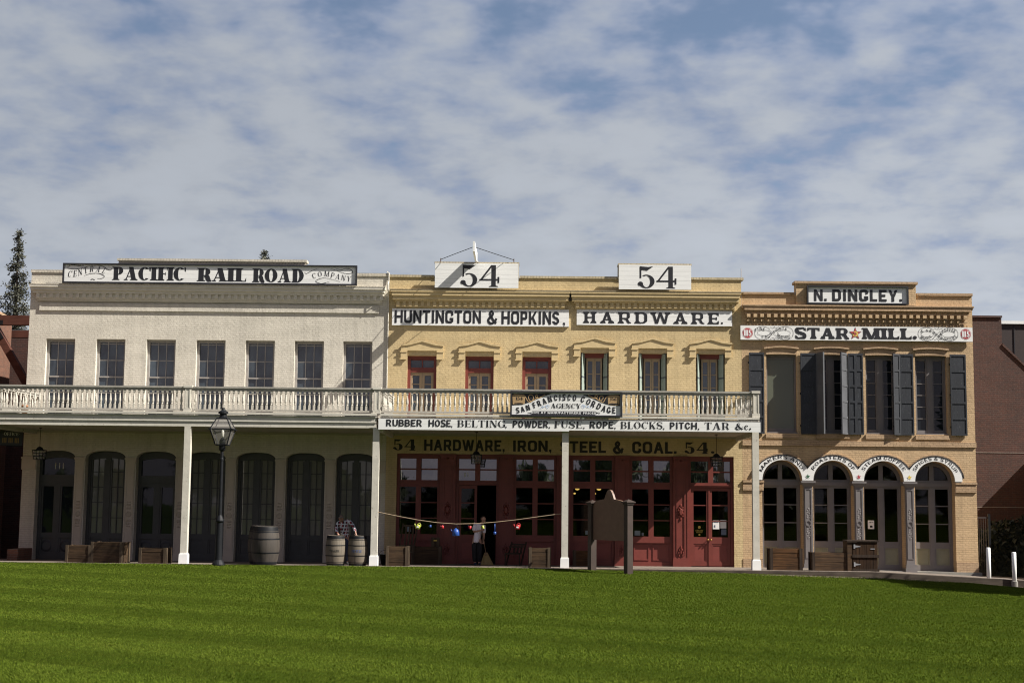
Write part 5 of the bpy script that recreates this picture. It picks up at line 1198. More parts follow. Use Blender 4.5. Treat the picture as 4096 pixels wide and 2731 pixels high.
# ================================================================== barrels, crates, furniture
def barrel(x, y, h, r0, r1, label, stave, word=None, wmat='wallblack', group=None, rz=0., tilt=0.):
    z = fz(x, y); t = thing('barrel', label, 'barrel', (x, y, z), rz, group, local=True)
    prof = [(r0+(r1-r0)*math.sin(math.pi*(.06+.88*k/12))-(r1-r0)*.18, h*k/12) for k in range(13)]
    m = MB(); m.lathe(prof, 0, 0, 28, caps=False); m.lathe([(prof[-1][0]-.03, h), (prof[-1][0]-.035, h-.04)], 0, 0, 28, caps=False); m.build('staves', stave, t, smooth=True)
    MB().add([((prof[-1][0]-.034)*math.cos(k*math.pi/14), (prof[-1][0]-.034)*math.sin(k*math.pi/14), h-.035) for k in range(28)], [tuple(range(28))]).build('head', stave, t)
    def rad(zz): k = zz/h*12; i = min(11, int(k)); return prof[i][0]+(prof[i+1][0]-prof[i][0])*(k-i)
    for f0, f1 in (((.0, .065), (.095, .115), (.315, .345), (.655, .685), (.855, .875), (.90, .99)) if word else ((.02, .08), (.30, .33), (.655, .69), (.84, .87), (.885, .985))):
        MB().lathe([(rad(h*f0)+.006, h*f0), (rad(h*(f0+f1)/2)+.008, h*(f0+f1)/2), (rad(h*f1)+.006, h*f1)], 0, 0, 28, caps=False).build('hoop', 'iron', t, smooth=True)
    if word:
        P = text(word, SLAB, -.17, .17, h*.455, h*.525, .15); m = MB()
        for p in P: m.poly([((rad(w)+.004)*math.sin(u/r1), -(rad(w)+.004)*math.cos(u/r1), w) for u, w in p])
        m.build('lettering', wmat, t)
    return t
barrel(-8.34, -4.05, 1.22, .36, .475, 'large grey oak barrel standing in front of another barrel', 'stave', group='big oak barrels')
barrel(-8.60, -3.30, 1.24, .36, .47, 'large grey oak barrel half hidden behind the front barrel', 'stave', group='big oak barrels')
barrel(-6.115, -3.85, .955, .27, .335, 'pale oak barrel stencilled TRASH', 'stavepale', 'TRASH', group='paired pale bin barrels')
barrel(-5.415, -3.75, .955, .265, .335, 'pale oak barrel stencilled RECYCLE in blue', 'stavepale', 'RECYCLE', 'bluestencil', group='paired pale bin barrels') if 'bluestencil' in M else None
def crate(x, y, w, d, h, label, mat='crate', bat='batten', rows=4, rz=0., group=None, top=True):
    z = fz(x, y); t = thing('crate', label, 'crate', (x, y, z), rz, group, local=True)
    m = MB(); g = .006; rh = h/rows
    for k in range(rows):
        z0, z1 = k*rh+g/2, (k+1)*rh-g/2; j = random.uniform(-.004, .004)
        m.box(-w/2+.03, w/2-.03, -d/2+.02+j, -d/2+.045+j, z0, z1); m.box(-w/2+.03, w/2-.03, d/2-.045, d/2-.02, z0, z1)
        m.box(-w/2+.02+j, -w/2+.045+j, -d/2+.046, d/2-.046, z0, z1); m.box(w/2-.045+j, w/2-.02+j, -d/2+.046, d/2-.046, z0, z1)
    m.box(-w/2+.046, w/2-.046, -d/2+.046, d/2-.046, .02, h*.5)
    m.build('boards', mat, t)
    for sx in (-1, 1):
        for sy in (-1, 1):
            b = MB(); bw = .085
            b.box(min(sx*w/2, sx*(w/2-bw)), max(sx*w/2, sx*(w/2-bw)), min(sy*(d/2+.002), sy*(d/2-.019)), max(sy*(d/2+.002), sy*(d/2-.019)), 0, h+.012)
            b.box(min(sx*(w/2+.022), sx*(w/2-.019)), max(sx*(w/2+.022), sx*(w/2-.019)), min(sy*(d/2-.02), sy*(d/2-.02-bw)), max(sy*(d/2-.02), sy*(d/2-.02-bw)), 0, h+.01); b.build('batten', bat, t)
    if top: MB().box(-w/2+.05, w/2-.05, -d/2+.05, d/2-.05, h-.035, h-.012).build('lid', mat, t)
    return t
crate(-14.38, -3.62, .84, .55, .55, 'plain dark wooden crate, leftmost of three before the cream arcade', rz=R(-6), group='crates before the cream arcade')
crate(-13.42, -3.70, 1.06, .62, .66, 'largest wooden crate with a bright sunlit end before the cream arcade', rz=R(-8), group='crates before the cream arcade')
crate(-11.95, -3.75, .90, .50, .49, 'low wooden crate next to the white footed porch post', rz=R(-6), group='crates before the cream arcade')
crate(-4.13, -3.62, .70, .55, .62, 'square wooden crate just right of the porch joint post', rows=5, group='crates before the red shopfront')
crate(.45, -3.62, .68, .55, .62, 'square wooden crate just left of the middle porch post', rows=5, group='crates before the red shopfront')
crate(-3.39, -.75, .98, .5, .60, 'long dim crate under the shop window in deep shade', rows=3, group='crates before the red shopfront')
crate(2.0, -.70, .72, .45, .52, 'dim pale crate behind the brown notice board', 'crateorange', rows=2, group='crates before the red shopfront')
t = crate(-3.10, -.72, .24, .2, .30, 'small box with yellow label standing on the long dim crate', rows=2, group='crates before the red shopfront'); t.location.z += .60
MB().box(-.06, .06, -.108, -.103, .19, .23).build('label', 'signyellow', t)
crate(8.36, -3.50, 1.02, .60, .69, 'orange brown crate with dark corner battens left of the grey column', 'crateorange', 'battendark', 5, group='crates before the tan building')
crate(9.80, -3.45, 1.18, .60, .58, 'wide low crate between the orange crate and the hinged chest', 'cratedark', 'battendark', 4, group='crates before the tan building')
# tall hinged chest
x, y = 10.83, -3.45; t = thing('chest', 'tall dark plank chest with steel strap hinges on its door', 'chest', (x, y, fz(x, y)), 0, local=True)
m = MB(); w, d, h = 1.0, .62, .985
m.box(-w/2+.04, w/2-.03, -d/2+.03, d/2-.03, 0, h-.05); m.box(-w/2, -w/2+.14, -d/2-.01, d/2, 0, h-.04); m.build('body', 'cratedark', t)
m = MB(); n = 7
for k in range(n): a = -w/2+.17+k*(w-.22)/n; m.box(a, a+(w-.22)/n-.008, -d/2, -d/2+.035, .01, h-.06)
m.build('door', wood("chest_planks", (.02, .012, .008), (.065, .034, .016), 'z'), t)
m = MB(); m.box(-w/2+.15, w/2+.01, -d/2-.028, -d/2-.002, .44, .53); m.box(-w/2+.15, w/2+.01, -d/2-.026, -d/2-.002, .0, .075); m.box(-w/2-.02, w/2+.015, -d/2-.03, d/2, h-.05, h); m.box(-w/2-.02, -w/2+.3, -d/2-.04, -d/2-.031, h-.065, h-.005); m.build('rails', 'battendark', t)
for zz in (.22, .79):
    m = MB(); m.box(-w/2+.20, -w/2+.25, -d/2-.012, -d/2-.003, zz-.07, zz+.07); m.prism([(-w/2+.25, zz-.035), (-w/2+.42, zz-.010), (-w/2+.42, zz+.010), (-w/2+.25, zz+.035)], -d/2-.011, -d/2-.003); m.build('strap_hinge', 'steel', t)
m = MB(); m.box(w/2-.26, w/2-.12, -d/2-.012, -d/2-.003, .70, .73); m.build('latch', 'steel', t)
def slatchair(x, y, label, mat, rz=0., lean=.34, h=1.25):
    t = thing('wooden_chair', label, 'chair', (x, y, fz(x, y)), rz, local=True)
    for s in (-1, 1): MB().bar((s*.25, .10, 0), (s*.25+lean*.55, .30, h), .045, .035).build('back_rail', mat, t)
    m = MB()
    for s in (-.12, .0, .12): m.bar((s+.12, .14, .42), (s+lean*.5, .29, h-.12), .06, .02)
    m.build('back_slats', mat, t); MB().box(-.27, .27, -.36, .18, .38, .42).build('seat', mat, t)
    for s in (-1, 1): MB().bar((s*.24, -.33, 0), (s*.24, -.30, .38), .045, .045).build('leg', mat, t)
    m = MB()
    for zz, k in ((h-.08, .96), (.62, .5)): m.bar((-.25+lean*.55*k, .10+.2*k, zz), (.25+lean*.55*k, .10+.2*k, zz), .03, .06)
    m.build('cross_rail', mat, t); return t
slatchair(-4.15, -1.05, 'slatted wooden chair leaning behind the square crate', 'batten', R(8), .42, 1.38)
slatchair(-.42, -.95, 'small dark slatted chair right of the open doorway', 'battendark', R(-5), .30, .78)

t = thing('bucket', 'black iron coal bucket beside the foot of the porch joint post', 'bucket', (-4.58, -3.1, fz(0, -3.1))); MB().lathe([(.11, .07), (.13, .09), (.20, .42), (.215, .43), (.19, .42), (.12, .10)], -4.58, -3.1, 16).build('body', 'iron', t, smooth=True)
m = MB(); m.tube([(-4.58+.2*math.cos(a), -3.1, .42+.14*math.sin(a)) for a in [math.pi*k/10 for k in range(11)]], .008, 6); m.build('handle', 'iron', t)
t = thing('flower_pot', 'small terracotta pot on the balcony floor behind the left balusters', 'flower pot', (-16.55, -3.35, 4.86)); MB().lathe([(.08, 4.862), (.12, 5.10), (.135, 5.10), (.135, 5.16), (.11, 5.16), (.10, 5.08)], -16.55, -3.35, 14).build('body', 'terracotta', t, smooth=True)
# ---- rope with hanging kettles and pots
RP_ = [(-4.77, -3.93, 1.80), (-4.2, -3.92, 1.69), (-3.51, -3.92, 1.565), (-2.85, -3.92, 1.48), (-2.24, -3.92, 1.445), (-1.6, -3.92, 1.465), (-1.01, -3.92, 1.515), (-.30, -3.92, 1.60), (.5, -3.92, 1.72), (1.145, -3.92, 1.81)]
m = MB(); m.tube(RP_, .012, 6); m.lathe([(.02, -.03), (.03, 0), (.02, .03)], 0, 0, 8) if False else None
r = m.build('rope', 'rope', None, (-1.8, -3.92, 1.45)); tag(r, 'sagging hemp rope strung between two porch posts with pots hung on it', 'rope')
def pot(name, label, x, zt, zb, mat, kind, tilt=0.):
    t = thing(name, label, {'watering_can': 'watering can', 'kettle': 'kettle', 'mug': 'mug', 'dipper': 'dipper'}[name], (x, -3.92, zb), group='enamel pots hung on the rope')
    zr = float(np.interp(x, [p[0] for p in RP_], [p[2] for p in RP_])); zt, zb = zt-.012, zb+.012; h = zt-zb; c = Vector((x, -3.92, (zt+zb)/2)); rot = Matrix.Translation(c) @ Matrix.Rotation(tilt, 4, 'Y') @ Matrix.Translation(-c)
    def B(m, nm, mt=mat, sm=True): return m.xf(rot).build(nm, mt, t, smooth=sm)
    r = h*.39
    if kind == 'mug':
        B(MB().lathe([(r*.9, zb), (r, zb+.01), (r, zt), (r*.86, zt), (r*.84, zb+.02)], x, -3.92, 14), 'body'); a = MB(); a.tube([(x-r, -3.92, zb+h*.75), (x-r*1.6, -3.92, zb+h*.7), (x-r*1.6, -3.92, zb+h*.3), (x-r, -3.92, zb+h*.25)], .008, 6); B(a, 'handle')
    elif kind == 'kettle':
        B(MB().lathe([(r*.9, zb), (r*1.05, zb+h*.06), (r, zb+h*.5), (r*.72, zb+h*.72), (r*.3, zb+h*.80), (.012, zb+h*.9)], x, -3.92, 16), 'body'); a = MB(); a.tube([(x-r*.8, -3.92, zb+h*.4), (x-r*1.3, -3.92, zb+h*.62), (x-r*1.45, -3.92, zb+h*.75)], [.022, .014, .012], 8); B(a, 'spout')
        a = MB(); a.tube([(x+r*.8*math.cos(q), -3.92, zb+h*.68+h*.55*math.sin(q)) for q in [math.pi*k/10 for k in range(11)]], .007, 6); B(a, 'handle', 'iron')
    elif kind == 'can':
        B(MB().lathe([(r*1.0, zb), (r*1.0, zb+h*.62), (r*.78, zb+h*.80), (r*.5, zb+h*.82)], x, -3.92, 16), 'body'); a = MB(); a.tube([(x-r*.9, -3.92, zb+h*.15), (x-r*1.7, -3.92, zb+h*.55), (x-r*2.0, -3.92, zb+h*.72)], [.02, .014, .022], 8); B(a, 'spout')
        a = MB(); a.tube([(x+r*(.2+.9*math.cos(q)), -3.92, zb+h*.62+h*.45*math.sin(q)) for q in [math.pi*(k/9)-.3 for k in range(10)]], .009, 6); B(a, 'handle'); a = MB(); a.box(x-.04, x+.03, -3.92-r*1.03, -3.92-r*1.0, zb+h*.25, zb+h*.5); B(a, 'label', 'label', False)
    else:
        a = MB(); a.tube([(x, -3.92, zt), (x, -3.92, zb+.1)], .016, 6); B(a, 'handle'); B(MB().lathe([(.02, zb), (.045, zb+.03), (.048, zb+.10), (.04, zb+.10)], x, -3.92, 12), 'cup')
    a = MB(); a.tube([(x, -3.92, zr), (x+.012, -3.92, (zr+zt)/2), (x, -3.92, zt-.02)], .005, 5); a.build('hook', 'iron', t)
pot('watering_can', 'lime yellow enamel watering can tilted on the rope', -3.46, 1.46, 1.26, 'enyellow', 'can', R(18))
pot('mug', 'small blue enamel mug on the rope between the yellow can and a red kettle', -3.07, 1.42, 1.32, 'enblue', 'mug')
pot('kettle', 'small red enamel kettle on the rope left of the big blue kettle', -2.68, 1.43, 1.29, 'enred', 'kettle')
pot('kettle', 'big blue enamel kettle hanging at the lowest point of the rope', -2.25, 1.36, 1.055, 'enblue', 'kettle')
pot('mug', 'red enamel mug on the rope beside the sweeping person', -1.79, 1.40, 1.28, 'enred', 'mug', R(15))
pot('mug', 'lime yellow enamel mug on the rope in front of the broom handle', -1.38, 1.42, 1.29, 'enyellow', 'mug', R(-10))
pot('dipper', 'long blue enamel dipper hanging from the rope in the doorway', -1.0, 1.48, 1.10, 'enblue', 'dipper')
pot('watering_can', 'red enamel watering can on the rope near the middle post', -.26, 1.49, 1.28, 'enred', 'can', R(12))

# ---- brown notice board on two posts, seen from behind
t = thing('notice_board', 'dark brown notice board on two capped posts standing on the lawn edge', 'notice board', (2.55, -5.6, 0))
pL, pR = Vector((2.09, -4.75, 0)), Vector((3.11, -6.45, 0)); dv = (pR-pL).normalized(); nv = Vector((dv.y, -dv.x, 0))
def obox(m, c, u, v, hu, hv, z0, z1):
    q = [c-u*hu-v*hv, c+u*hu-v*hv, c+u*hu+v*hv, c-u*hu+v*hv]; m.add([(p.x, p.y, z0) for p in q]+[(p.x, p.y, z1) for p in q], [(0, 1, 2, 3), (7, 6, 5, 4), (0, 4, 5, 1), (1, 5, 6, 2), (2, 6, 7, 3), (3, 7, 4, 0)])
for c, zt in ((pL, 2.15), (pR, 2.18)):
    m = MB(); obox(m, c, dv, nv, .10, .10, -.3, zt); o = m.build('post', 'brownpost', t); m = MB(); obox(m, c, dv, nv, .16, .16, zt, zt+.03)
    q = [c+dv*a*.15+nv*b*.15 for a, b in ((-1, -1), (1, -1), (1, 1), (-1, 1))]; m.add([(p.x, p.y, zt+.031) for p in q]+[(c.x, c.y, zt+.11)], [(0, 1, 4), (1, 2, 4), (2, 3, 4), (3, 0, 4)]); obox(m, c, dv, nv, .125, .125, zt-.06, zt-.002); m.build('cap', 'brownpost', o)
m = MB(); L = (pR-pL).length; prof = [(.10, 1.02), (L-.10, 1.02), (L-.10, 2.16)]
for k in range(0, 21):
    f = k/20; s_ = L-.10-(L-.2)*f; u_ = abs(s_-L/2); z = 2.12+.17*math.sqrt(max(0, 1-(u_/(L/2-.1))**2))
    if u_ < .21: z = max(z, 2.30+.28*math.sqrt(max(0, 1-(u_/.21)**2)))
    prof.append((s_, z))
prof.append((.10, 2.12))
c0 = pL; f0 = [(c0+dv*s_-nv*.035, z) for s_, z in prof]; f1 = [(c0+dv*s_+nv*.035, z) for s_, z in prof]; n = len(prof)
m.add([(p.x, p.y, z) for p, z in f0]+[(p.x, p.y, z) for p, z in f1], [tuple(range(n)), tuple(range(2*n-1, n-1, -1))]+[(i, i+n, (i+1) % n+n, (i+1) % n) for i in range(n)]); m.build('panel', 'brown', t)

# ---- bollards, standpipes, low walls
for x, y, zb, zt, lab in ((14.76, -4.0, -.42, .885, 'white steel bollard nearer the tan building corner'), (15.42, -4.45, -.45, .765, 'white steel bollard at the right edge of the view')):
    t = thing('bollard', lab, 'bollard', (x, y, zb), group='white bollards'); MB().lathe([(.068, zb), (.068, zt-.02), (.05, zt-.002), (.02, zt)], x, y, 20).build('post', 'plinth', t, smooth=True); MB().lathe([(.10, zb), (.10, zb+.30), (.07, zb+.31)], x, y, 16).build('base_collar', 'concrete', t)
t = thing('fire_standpipe', 'dark red fire standpipe beside the left wall', 'standpipe', (-17.9, -2.3, .03)); x, y = -17.93, -2.3
MB().lathe([(.08, 0), (.08, .78), (.10, .80), (.10, .95), (.06, 1.06), (.02, 1.08)], x, y, 14).build('pipe', 'firered', t); MB().lathe([(.085, .12), (.085, .18)], x, y, 14).build('band', 'label', t); MB().lathe([(.085, .82), (.105, .83), (.105, .90), (.085, .91)], x, y, 14).build('collar', 'rust', t)
t = thing('fire_standpipe', 'short black hose valve in front of the low brick planter', 'standpipe', (-17.72, -2.5, .03)); x, y = -17.72, -2.5
MB().lathe([(.07, 0), (.07, .42), (.10, .44), (.10, .58), (.05, .64)], x, y, 14).build('pipe', 'iron', t); MB().lathe([(.075, .10), (.075, .17)], x, y, 14).build('band', 'label', t)
for s in (-1, 1): m = MB(); m.tube([(x, y, .51), (x+s*.12, y-.05, .51), (x+s*.15, y-.06, .49)], [.05, .045, .05], 10); m.build('outlet', 'firered', t)
MB().box(-17.38, -17.03, -2.0, -.6, -.1, .42).build('low_wall', 'redbrick', None, (-17.5, -1, -.1)); tag(bpy.data.objects['low_wall'], 'low red brick wall at the foot of the cream corner', 'wall')

# ================================================================== people
def figure(name, mat, joints, bones, parent, sub=2, root=0):
    bm = bmesh.new(); lay_ = bm.verts.layers.skin.verify(); ks = list(joints); vs = [bm.verts.new(joints[k][:3]) for k in ks]; ix = {k: i for i, k in enumerate(ks)}
    for a, b in bones: bm.edges.new((vs[ix[a]], vs[ix[b]]))
    for k, v in zip(ks, vs): r = joints[k][3]; v[lay_].radius = (r, joints[k][4] if len(joints[k]) > 4 else r); v[lay_].use_root = False
    vs[root][lay_].use_root = True
    me = bpy.data.meshes.new(name); bm.to_mesh(me); bm.free(); me.materials.append(M[mat])
    o = bpy.data.objects.new(name, me); COL.objects.link(o); o.parent = parent
    k = o.modifiers.new("skin", 'SKIN'); k.use_smooth_shade = True; k.use_x_symmetry = False; s = o.modifiers.new("sub", 'SUBSURF'); s.levels = sub; s.render_levels = sub
    dg = bpy.context.evaluated_depsgraph_get(); ev = o.evaluated_get(dg); nm = bpy.data.meshes.new_from_object(ev); o.modifiers.clear(); o.data = nm
    if not nm.materials: nm.materials.append(M[mat])
    WORG[o.name] = Vector((0, 0, 0)); return o
def hand(J, Bn, key, wrist, d, side, curl=.5):
    """palm and five fingers; d points along the hand, side across the palm towards the thumb"""
    w = Vector(J[wrist][:3]); d = Vector(d).normalized(); s = Vector(side); s = (s-d*s.dot(d)).normalized(); n = d.cross(s)
    p = w+d*.07; J[key+'p'] = (*p, .030, .020); Bn.append((wrist, key+'p'))
    for i, (o, l) in enumerate(((.028, .060), (.010, .068), (-.010, .062), (-.028, .048))):
        a = p+d*.035+s*o; b = a+d*l*.6+n*curl*l*.5; c = b+d*l*.25*(1-curl)+n*curl*l*.6
        for q, v_, r in (('a', a, .0100), ('b', b, .0090), ('c', c, .0075)): J[f'{key}{i}{q}'] = (*v_, r)
        Bn.extend([(key+'p', f'{key}{i}a'), (f'{key}{i}a', f'{key}{i}b'), (f'{key}{i}b', f'{key}{i}c')])
    a = w+d*.045+s*.030; b = a+d*.03+s*.022+n*curl*.02
    J[key+'ta'] = (*a, .012); J[key+'tb'] = (*b, .010); Bn.extend([(key+'p', key+'ta'), (key+'ta', key+'tb')])
def face(parent, c, f, upd, r):
    c = Vector(c); f = Vector(f).normalized(); u = Vector(upd); u = (u-f*u.dot(f)).normalized(); s = f.cross(u)
    for q in (-1, 1): MB().lathe([(.001, -.009), (.008, -.005), (.010, 0), (.008, .005), (.001, .009)], 0, 0, 8).xf(Matrix.Translation(c+f*r*.93+s*q*.030+u*.012)).build('eye', 'blackcloth', parent)
    a = c+f*r*.95; m = MB(); m.add([tuple(a+u*.015), tuple(a-u*.03+s*.013), tuple(a-u*.03-s*.013), tuple(a-u*.026+f*.024)], [(0, 1, 3), (0, 3, 2), (1, 2, 3)]); m.build('nose', 'skin_dim', parent)
    m = MB(); b = a-u*.052; m.add([tuple(b+s*.022-f*.006), tuple(b+u*.005+f*.003), tuple(b-s*.022-f*.006), tuple(b-u*.007+f*.002)], [(0, 1, 2, 3)]); m.build('mouth', 'firered', parent)
    for q in (-1, 1): m = MB(); e = c+s*q*r*.97-u*.005; m.lathe([(.002, -.008), (.018, -.004), (.022, .003), (.006, .008)], 0, 0, 8).xf(Matrix.Translation(e) @ Vector((s*q)).to_track_quat('Z', 'Y').to_matrix().to_4x4()); m.build('ear', 'skin_dim', parent)

# sweeper in the doorway
px_, py_ = -1.66, -1.15
t = thing('person', 'person in pale shirt and black trousers sweeping the doorway with a broom', 'person', (px_, py_, fz(px_, py_)), 0, local=True)
J = {'pelvis': (-.01, 0, .86, .125, .10), 'waist': (.0, -.01, 1.02, .115, .09), 'chest': (.06, -.05, 1.23, .135, .10), 'neckb': (.13, -.09, 1.385, .06), 'neck': (.18, -.14, 1.43, .050), 'jaw': (.235, -.21, 1.475, .060), 'head': (.225, -.19, 1.555, .088, .092), 'crown': (.195, -.15, 1.625, .070),
     'sL': (-.07, -.05, 1.37, .058), 'eL': (-.115, -.10, 1.12, .043), 'wL': (.12, -.28, 1.17, .026), 'sR': (.235, -.10, 1.32, .058), 'eR': (.235, -.13, 1.03, .042), 'wR': (.225, -.26, .84, .026),
     'hL': (-.10, 0, .82, .10), 'kL': (-.085, -.05, .46, .062), 'aL': (-.06, .0, .08, .040), 'tL': (-.04, -.17, .035, .034), 'hR': (.085, 0, .82, .10), 'kR': (.09, -.07, .46, .062), 'aR': (.085, -.02, .08, .040), 'tR': (.12, -.18, .035, .034)}
Bn = [('pelvis', 'waist'), ('waist', 'chest'), ('chest', 'neckb'), ('neckb', 'neck'), ('neck', 'jaw'), ('jaw', 'head'), ('head', 'crown'), ('chest', 'sL'), ('sL', 'eL'), ('eL', 'wL'), ('chest', 'sR'), ('sR', 'eR'), ('eR', 'wR'), ('pelvis', 'hL'), ('hL', 'kL'), ('kL', 'aL'), ('aL', 'tL'), ('pelvis', 'hR'), ('hR', 'kR'), ('kR', 'aR'), ('aR', 'tR')]
hand(J, Bn, 'fL', 'wL', (.9, -.3, .25), (0, 0, 1), .75); hand(J, Bn, 'fR', 'wR', (.05, -.45, -.8), (1, 0, 0), .75)
figure('body', 'skin', J, Bn, t)
S_ = {'hem': (-.01, -.01, .74, .165, .125), 'belly': (.0, -.015, .95, .155, .12), 'chest': (.06, -.05, 1.22, .16, .12), 'coll': (.12, -.085, 1.355, .085), 'sL': (-.075, -.05, 1.365, .075), 'mL': (-.10, -.08, 1.22, .072), 'cL': (-.112, -.10, 1.14, .066), 'sR': (.24, -.10, 1.315, .072), 'mR': (.24, -.115, 1.16, .07), 'cR': (.237, -.128, 1.06, .062)}
figure('shirt', 'tee', S_, [('hem', 'belly'), ('belly', 'chest'), ('chest', 'coll'), ('chest', 'sL'), ('sL', 'mL'), ('mL', 'cL'), ('chest', 'sR'), ('sR', 'mR'), ('mR', 'cR')], t, root=1)
T_ = {'top': (-.01, 0, .90, .14, .11), 'hip': (-.01, 0, .82, .135, .12), 'hL': (-.095, 0, .76, .115), 'kL': (-.085, -.045, .46, .09), 'aL': (-.06, -.005, .10, .080), 'hR': (.085, 0, .76, .115), 'kR': (.09, -.06, .46, .09), 'aR': (.085, -.025, .10, .080)}
figure('trousers', 'blackcloth', T_, [('top', 'hip'), ('hip', 'hL'), ('hL', 'kL'), ('kL', 'aL'), ('hip', 'hR'), ('hR', 'kR'), ('kR', 'aR')], t, root=1)
figure('hair', 'hair', {'d': (.245, -.215, 1.585, .080), 'a': (.21, -.15, 1.60, .092), 'b': (.165, -.10, 1.55, .085), 'c': (.14, -.06, 1.46, .055)}, [('d', 'a'), ('a', 'b'), ('b', 'c')], t)
for nm, p in (('L', J['tL']), ('R', J['tR'])): figure('shoe', 'jeans', {'h': (p[0]-.02, p[1]+.17, .05, .052), 'm': (p[0], p[1]+.06, .045, .048), 't': (p[0]+.01, p[1]-.06, .036, .040)}, [('h', 'm'), ('m', 't')], t)
face(t, J['head'][:3], (.45, -.75, -.45), (.2, -.3, .9), .088)
t = thing('broom', 'straw broom with wooden handle held by the sweeping person', 'broom', (px_+.30, py_-.32, fz(px_, py_)), 0, local=True)
m = MB(); m.tube([(-.16, .03, 1.36), (.02, -.01, .40)], .013, 8); m.build('handle', 'stick', t)
m = MB(); m.add([], []); nseg = 10
for k in range(nseg):
    a = -1+2*k/(nseg-1); m.bar((.02+.03*a, -.01, .43), (.06+.20*a, -.02, .02), .045, .05, (0, 1, 0))
m.build('bristles', 'straw', t); m = MB(); m.lathe([(.05, .34), (.055, .38), (.03, .44)], .025, -.01, 10); m.build('binding', 'stick', t)

# man in plaid behind the barrels
px_, py_ = -6.0, -2.72
t = thing('person', 'person in plaid shirt and grey cap leaning over behind the bin barrels', 'person', (px_, py_, fz(px_, py_)), 0, local=True)
J = {'pelvis': (.03, .10, .90, .12, .10), 'waist': (.03, .06, 1.04, .115, .09), 'chest': (.01, -.02, 1.27, .15, .11), 'neckb': (-.04, -.12, 1.42, .06), 'neck': (-.06, -.17, 1.45, .05), 'jaw': (-.075, -.26, 1.43, .055), 'head': (-.07, -.25, 1.515, .088), 'crown': (-.065, -.22, 1.585, .07),
     'sR': (.14, -.07, 1.44, .06), 'eR': (.34, -.22, 1.26, .045), 'wR': (.43, -.40, 1.06, .028), 'sL': (-.19, -.05, 1.40, .06), 'eL': (-.24, -.10, 1.15, .045), 'wL': (-.17, -.28, 1.02, .028),
     'hL': (-.07, .10, .86, .10), 'kL': (-.08, .05, .48, .062), 'aL': (-.08, .10, .08, .04), 'tL': (-.09, -.05, .04, .035), 'hR': (.12, .10, .86, .10), 'kR': (.13, .05, .48, .062), 'aR': (.13, .10, .08, .04), 'tR': (.14, -.05, .04, .035)}
Bn = [('pelvis', 'waist'), ('waist', 'chest'), ('chest', 'neckb'), ('neckb', 'neck'), ('neck', 'jaw'), ('jaw', 'head'), ('head', 'crown'), ('chest', 'sL'), ('sL', 'eL'), ('eL', 'wL'), ('chest', 'sR'), ('sR', 'eR'), ('eR', 'wR'), ('pelvis', 'hL'), ('hL', 'kL'), ('kL', 'aL'), ('aL', 'tL'), ('pelvis', 'hR'), ('hR', 'kR'), ('kR', 'aR'), ('aR', 'tR')]
hand(J, Bn, 'fL', 'wL', (.3, -.6, -.5), (1, 0, 0), .4); hand(J, Bn, 'fR', 'wR', (.25, -.5, -.7), (-1, 0, 0), .4)
figure('body', 'skin_dim', J, Bn, t)
S_ = {'hem': (.03, .08, .90, .15, .12), 'belly': (.03, .05, 1.06, .145, .115), 'chest': (.01, -.02, 1.27, .17, .125), 'coll': (-.03, -.10, 1.40, .08), 'sR': (.145, -.07, 1.435, .078), 'mR': (.245, -.145, 1.35, .066), 'eR': (.34, -.22, 1.26, .060), 'cR': (.42, -.38, 1.085, .045), 'sL': (-.195, -.05, 1.395, .076), 'eL': (-.245, -.10, 1.15, .060), 'cL': (-.18, -.26, 1.035, .045)}
figure('shirt', 'plaid', S_, [('hem', 'belly'), ('belly', 'chest'), ('chest', 'coll'), ('chest', 'sL'), ('sL', 'eL'), ('eL', 'cL'), ('chest', 'sR'), ('sR', 'mR'), ('mR', 'eR'), ('eR', 'cR')], t, root=1)
T_ = {'top': (.03, .09, .95, .13, .11), 'hip': (.03, .10, .86, .13, .12), 'hL': (-.07, .10, .80, .11), 'kL': (-.08, .055, .48, .085), 'aL': (-.08, .10, .09, .07), 'hR': (.12, .10, .80, .11), 'kR': (.13, .055, .48, .085), 'aR': (.13, .10, .09, .07)}
figure('trousers', 'jeans', T_, [('top', 'hip'), ('hip', 'hL'), ('hL', 'kL'), ('kL', 'aL'), ('hip', 'hR'), ('hR', 'kR'), ('kR', 'aR')], t, root=1)
o = figure('cap', 'cap_grey', {'a': (-.07, -.235, 1.585, .088, .095), 'b': (-.065, -.20, 1.625, .055)}, [('a', 'b')], t); m = MB(); m.add([(-.07+.085*math.cos(math.pi+math.pi*k/8), -.30+.11*math.sin(math.pi+math.pi*k/8), 1.555-.02*math.sin(math.pi*k/8)) for k in range(9)]+[(-.07+.085*math.cos(math.pi+math.pi*k/8), -.30+.11*math.sin(math.pi+math.pi*k/8), 1.567-.02*math.sin(math.pi*k/8)) for k in range(9)], [tuple(range(9)), tuple(range(17, 8, -1))]+[(k, k+9, k+10, k+1) for k in range(8)]); m.build('brim', 'cap_grey', o)
figure('hair', 'hair', {'a': (-.065, -.19, 1.52, .082), 'b': (-.06, -.15, 1.47, .06)}, [('a', 'b')], t)
for p in (J['tL'], J['tR']): figure('shoe', 'blackcloth', {'h': (p[0], p[1]+.16, .055, .055), 'm': (p[0], p[1]+.05, .045, .050), 't': (p[0], p[1]-.06, .036, .042)}, [('h', 'm'), ('m', 't')], t)
face(t, J['head'][:3], (.1, -.8, -.5), (.0, -.4, .9), .088)

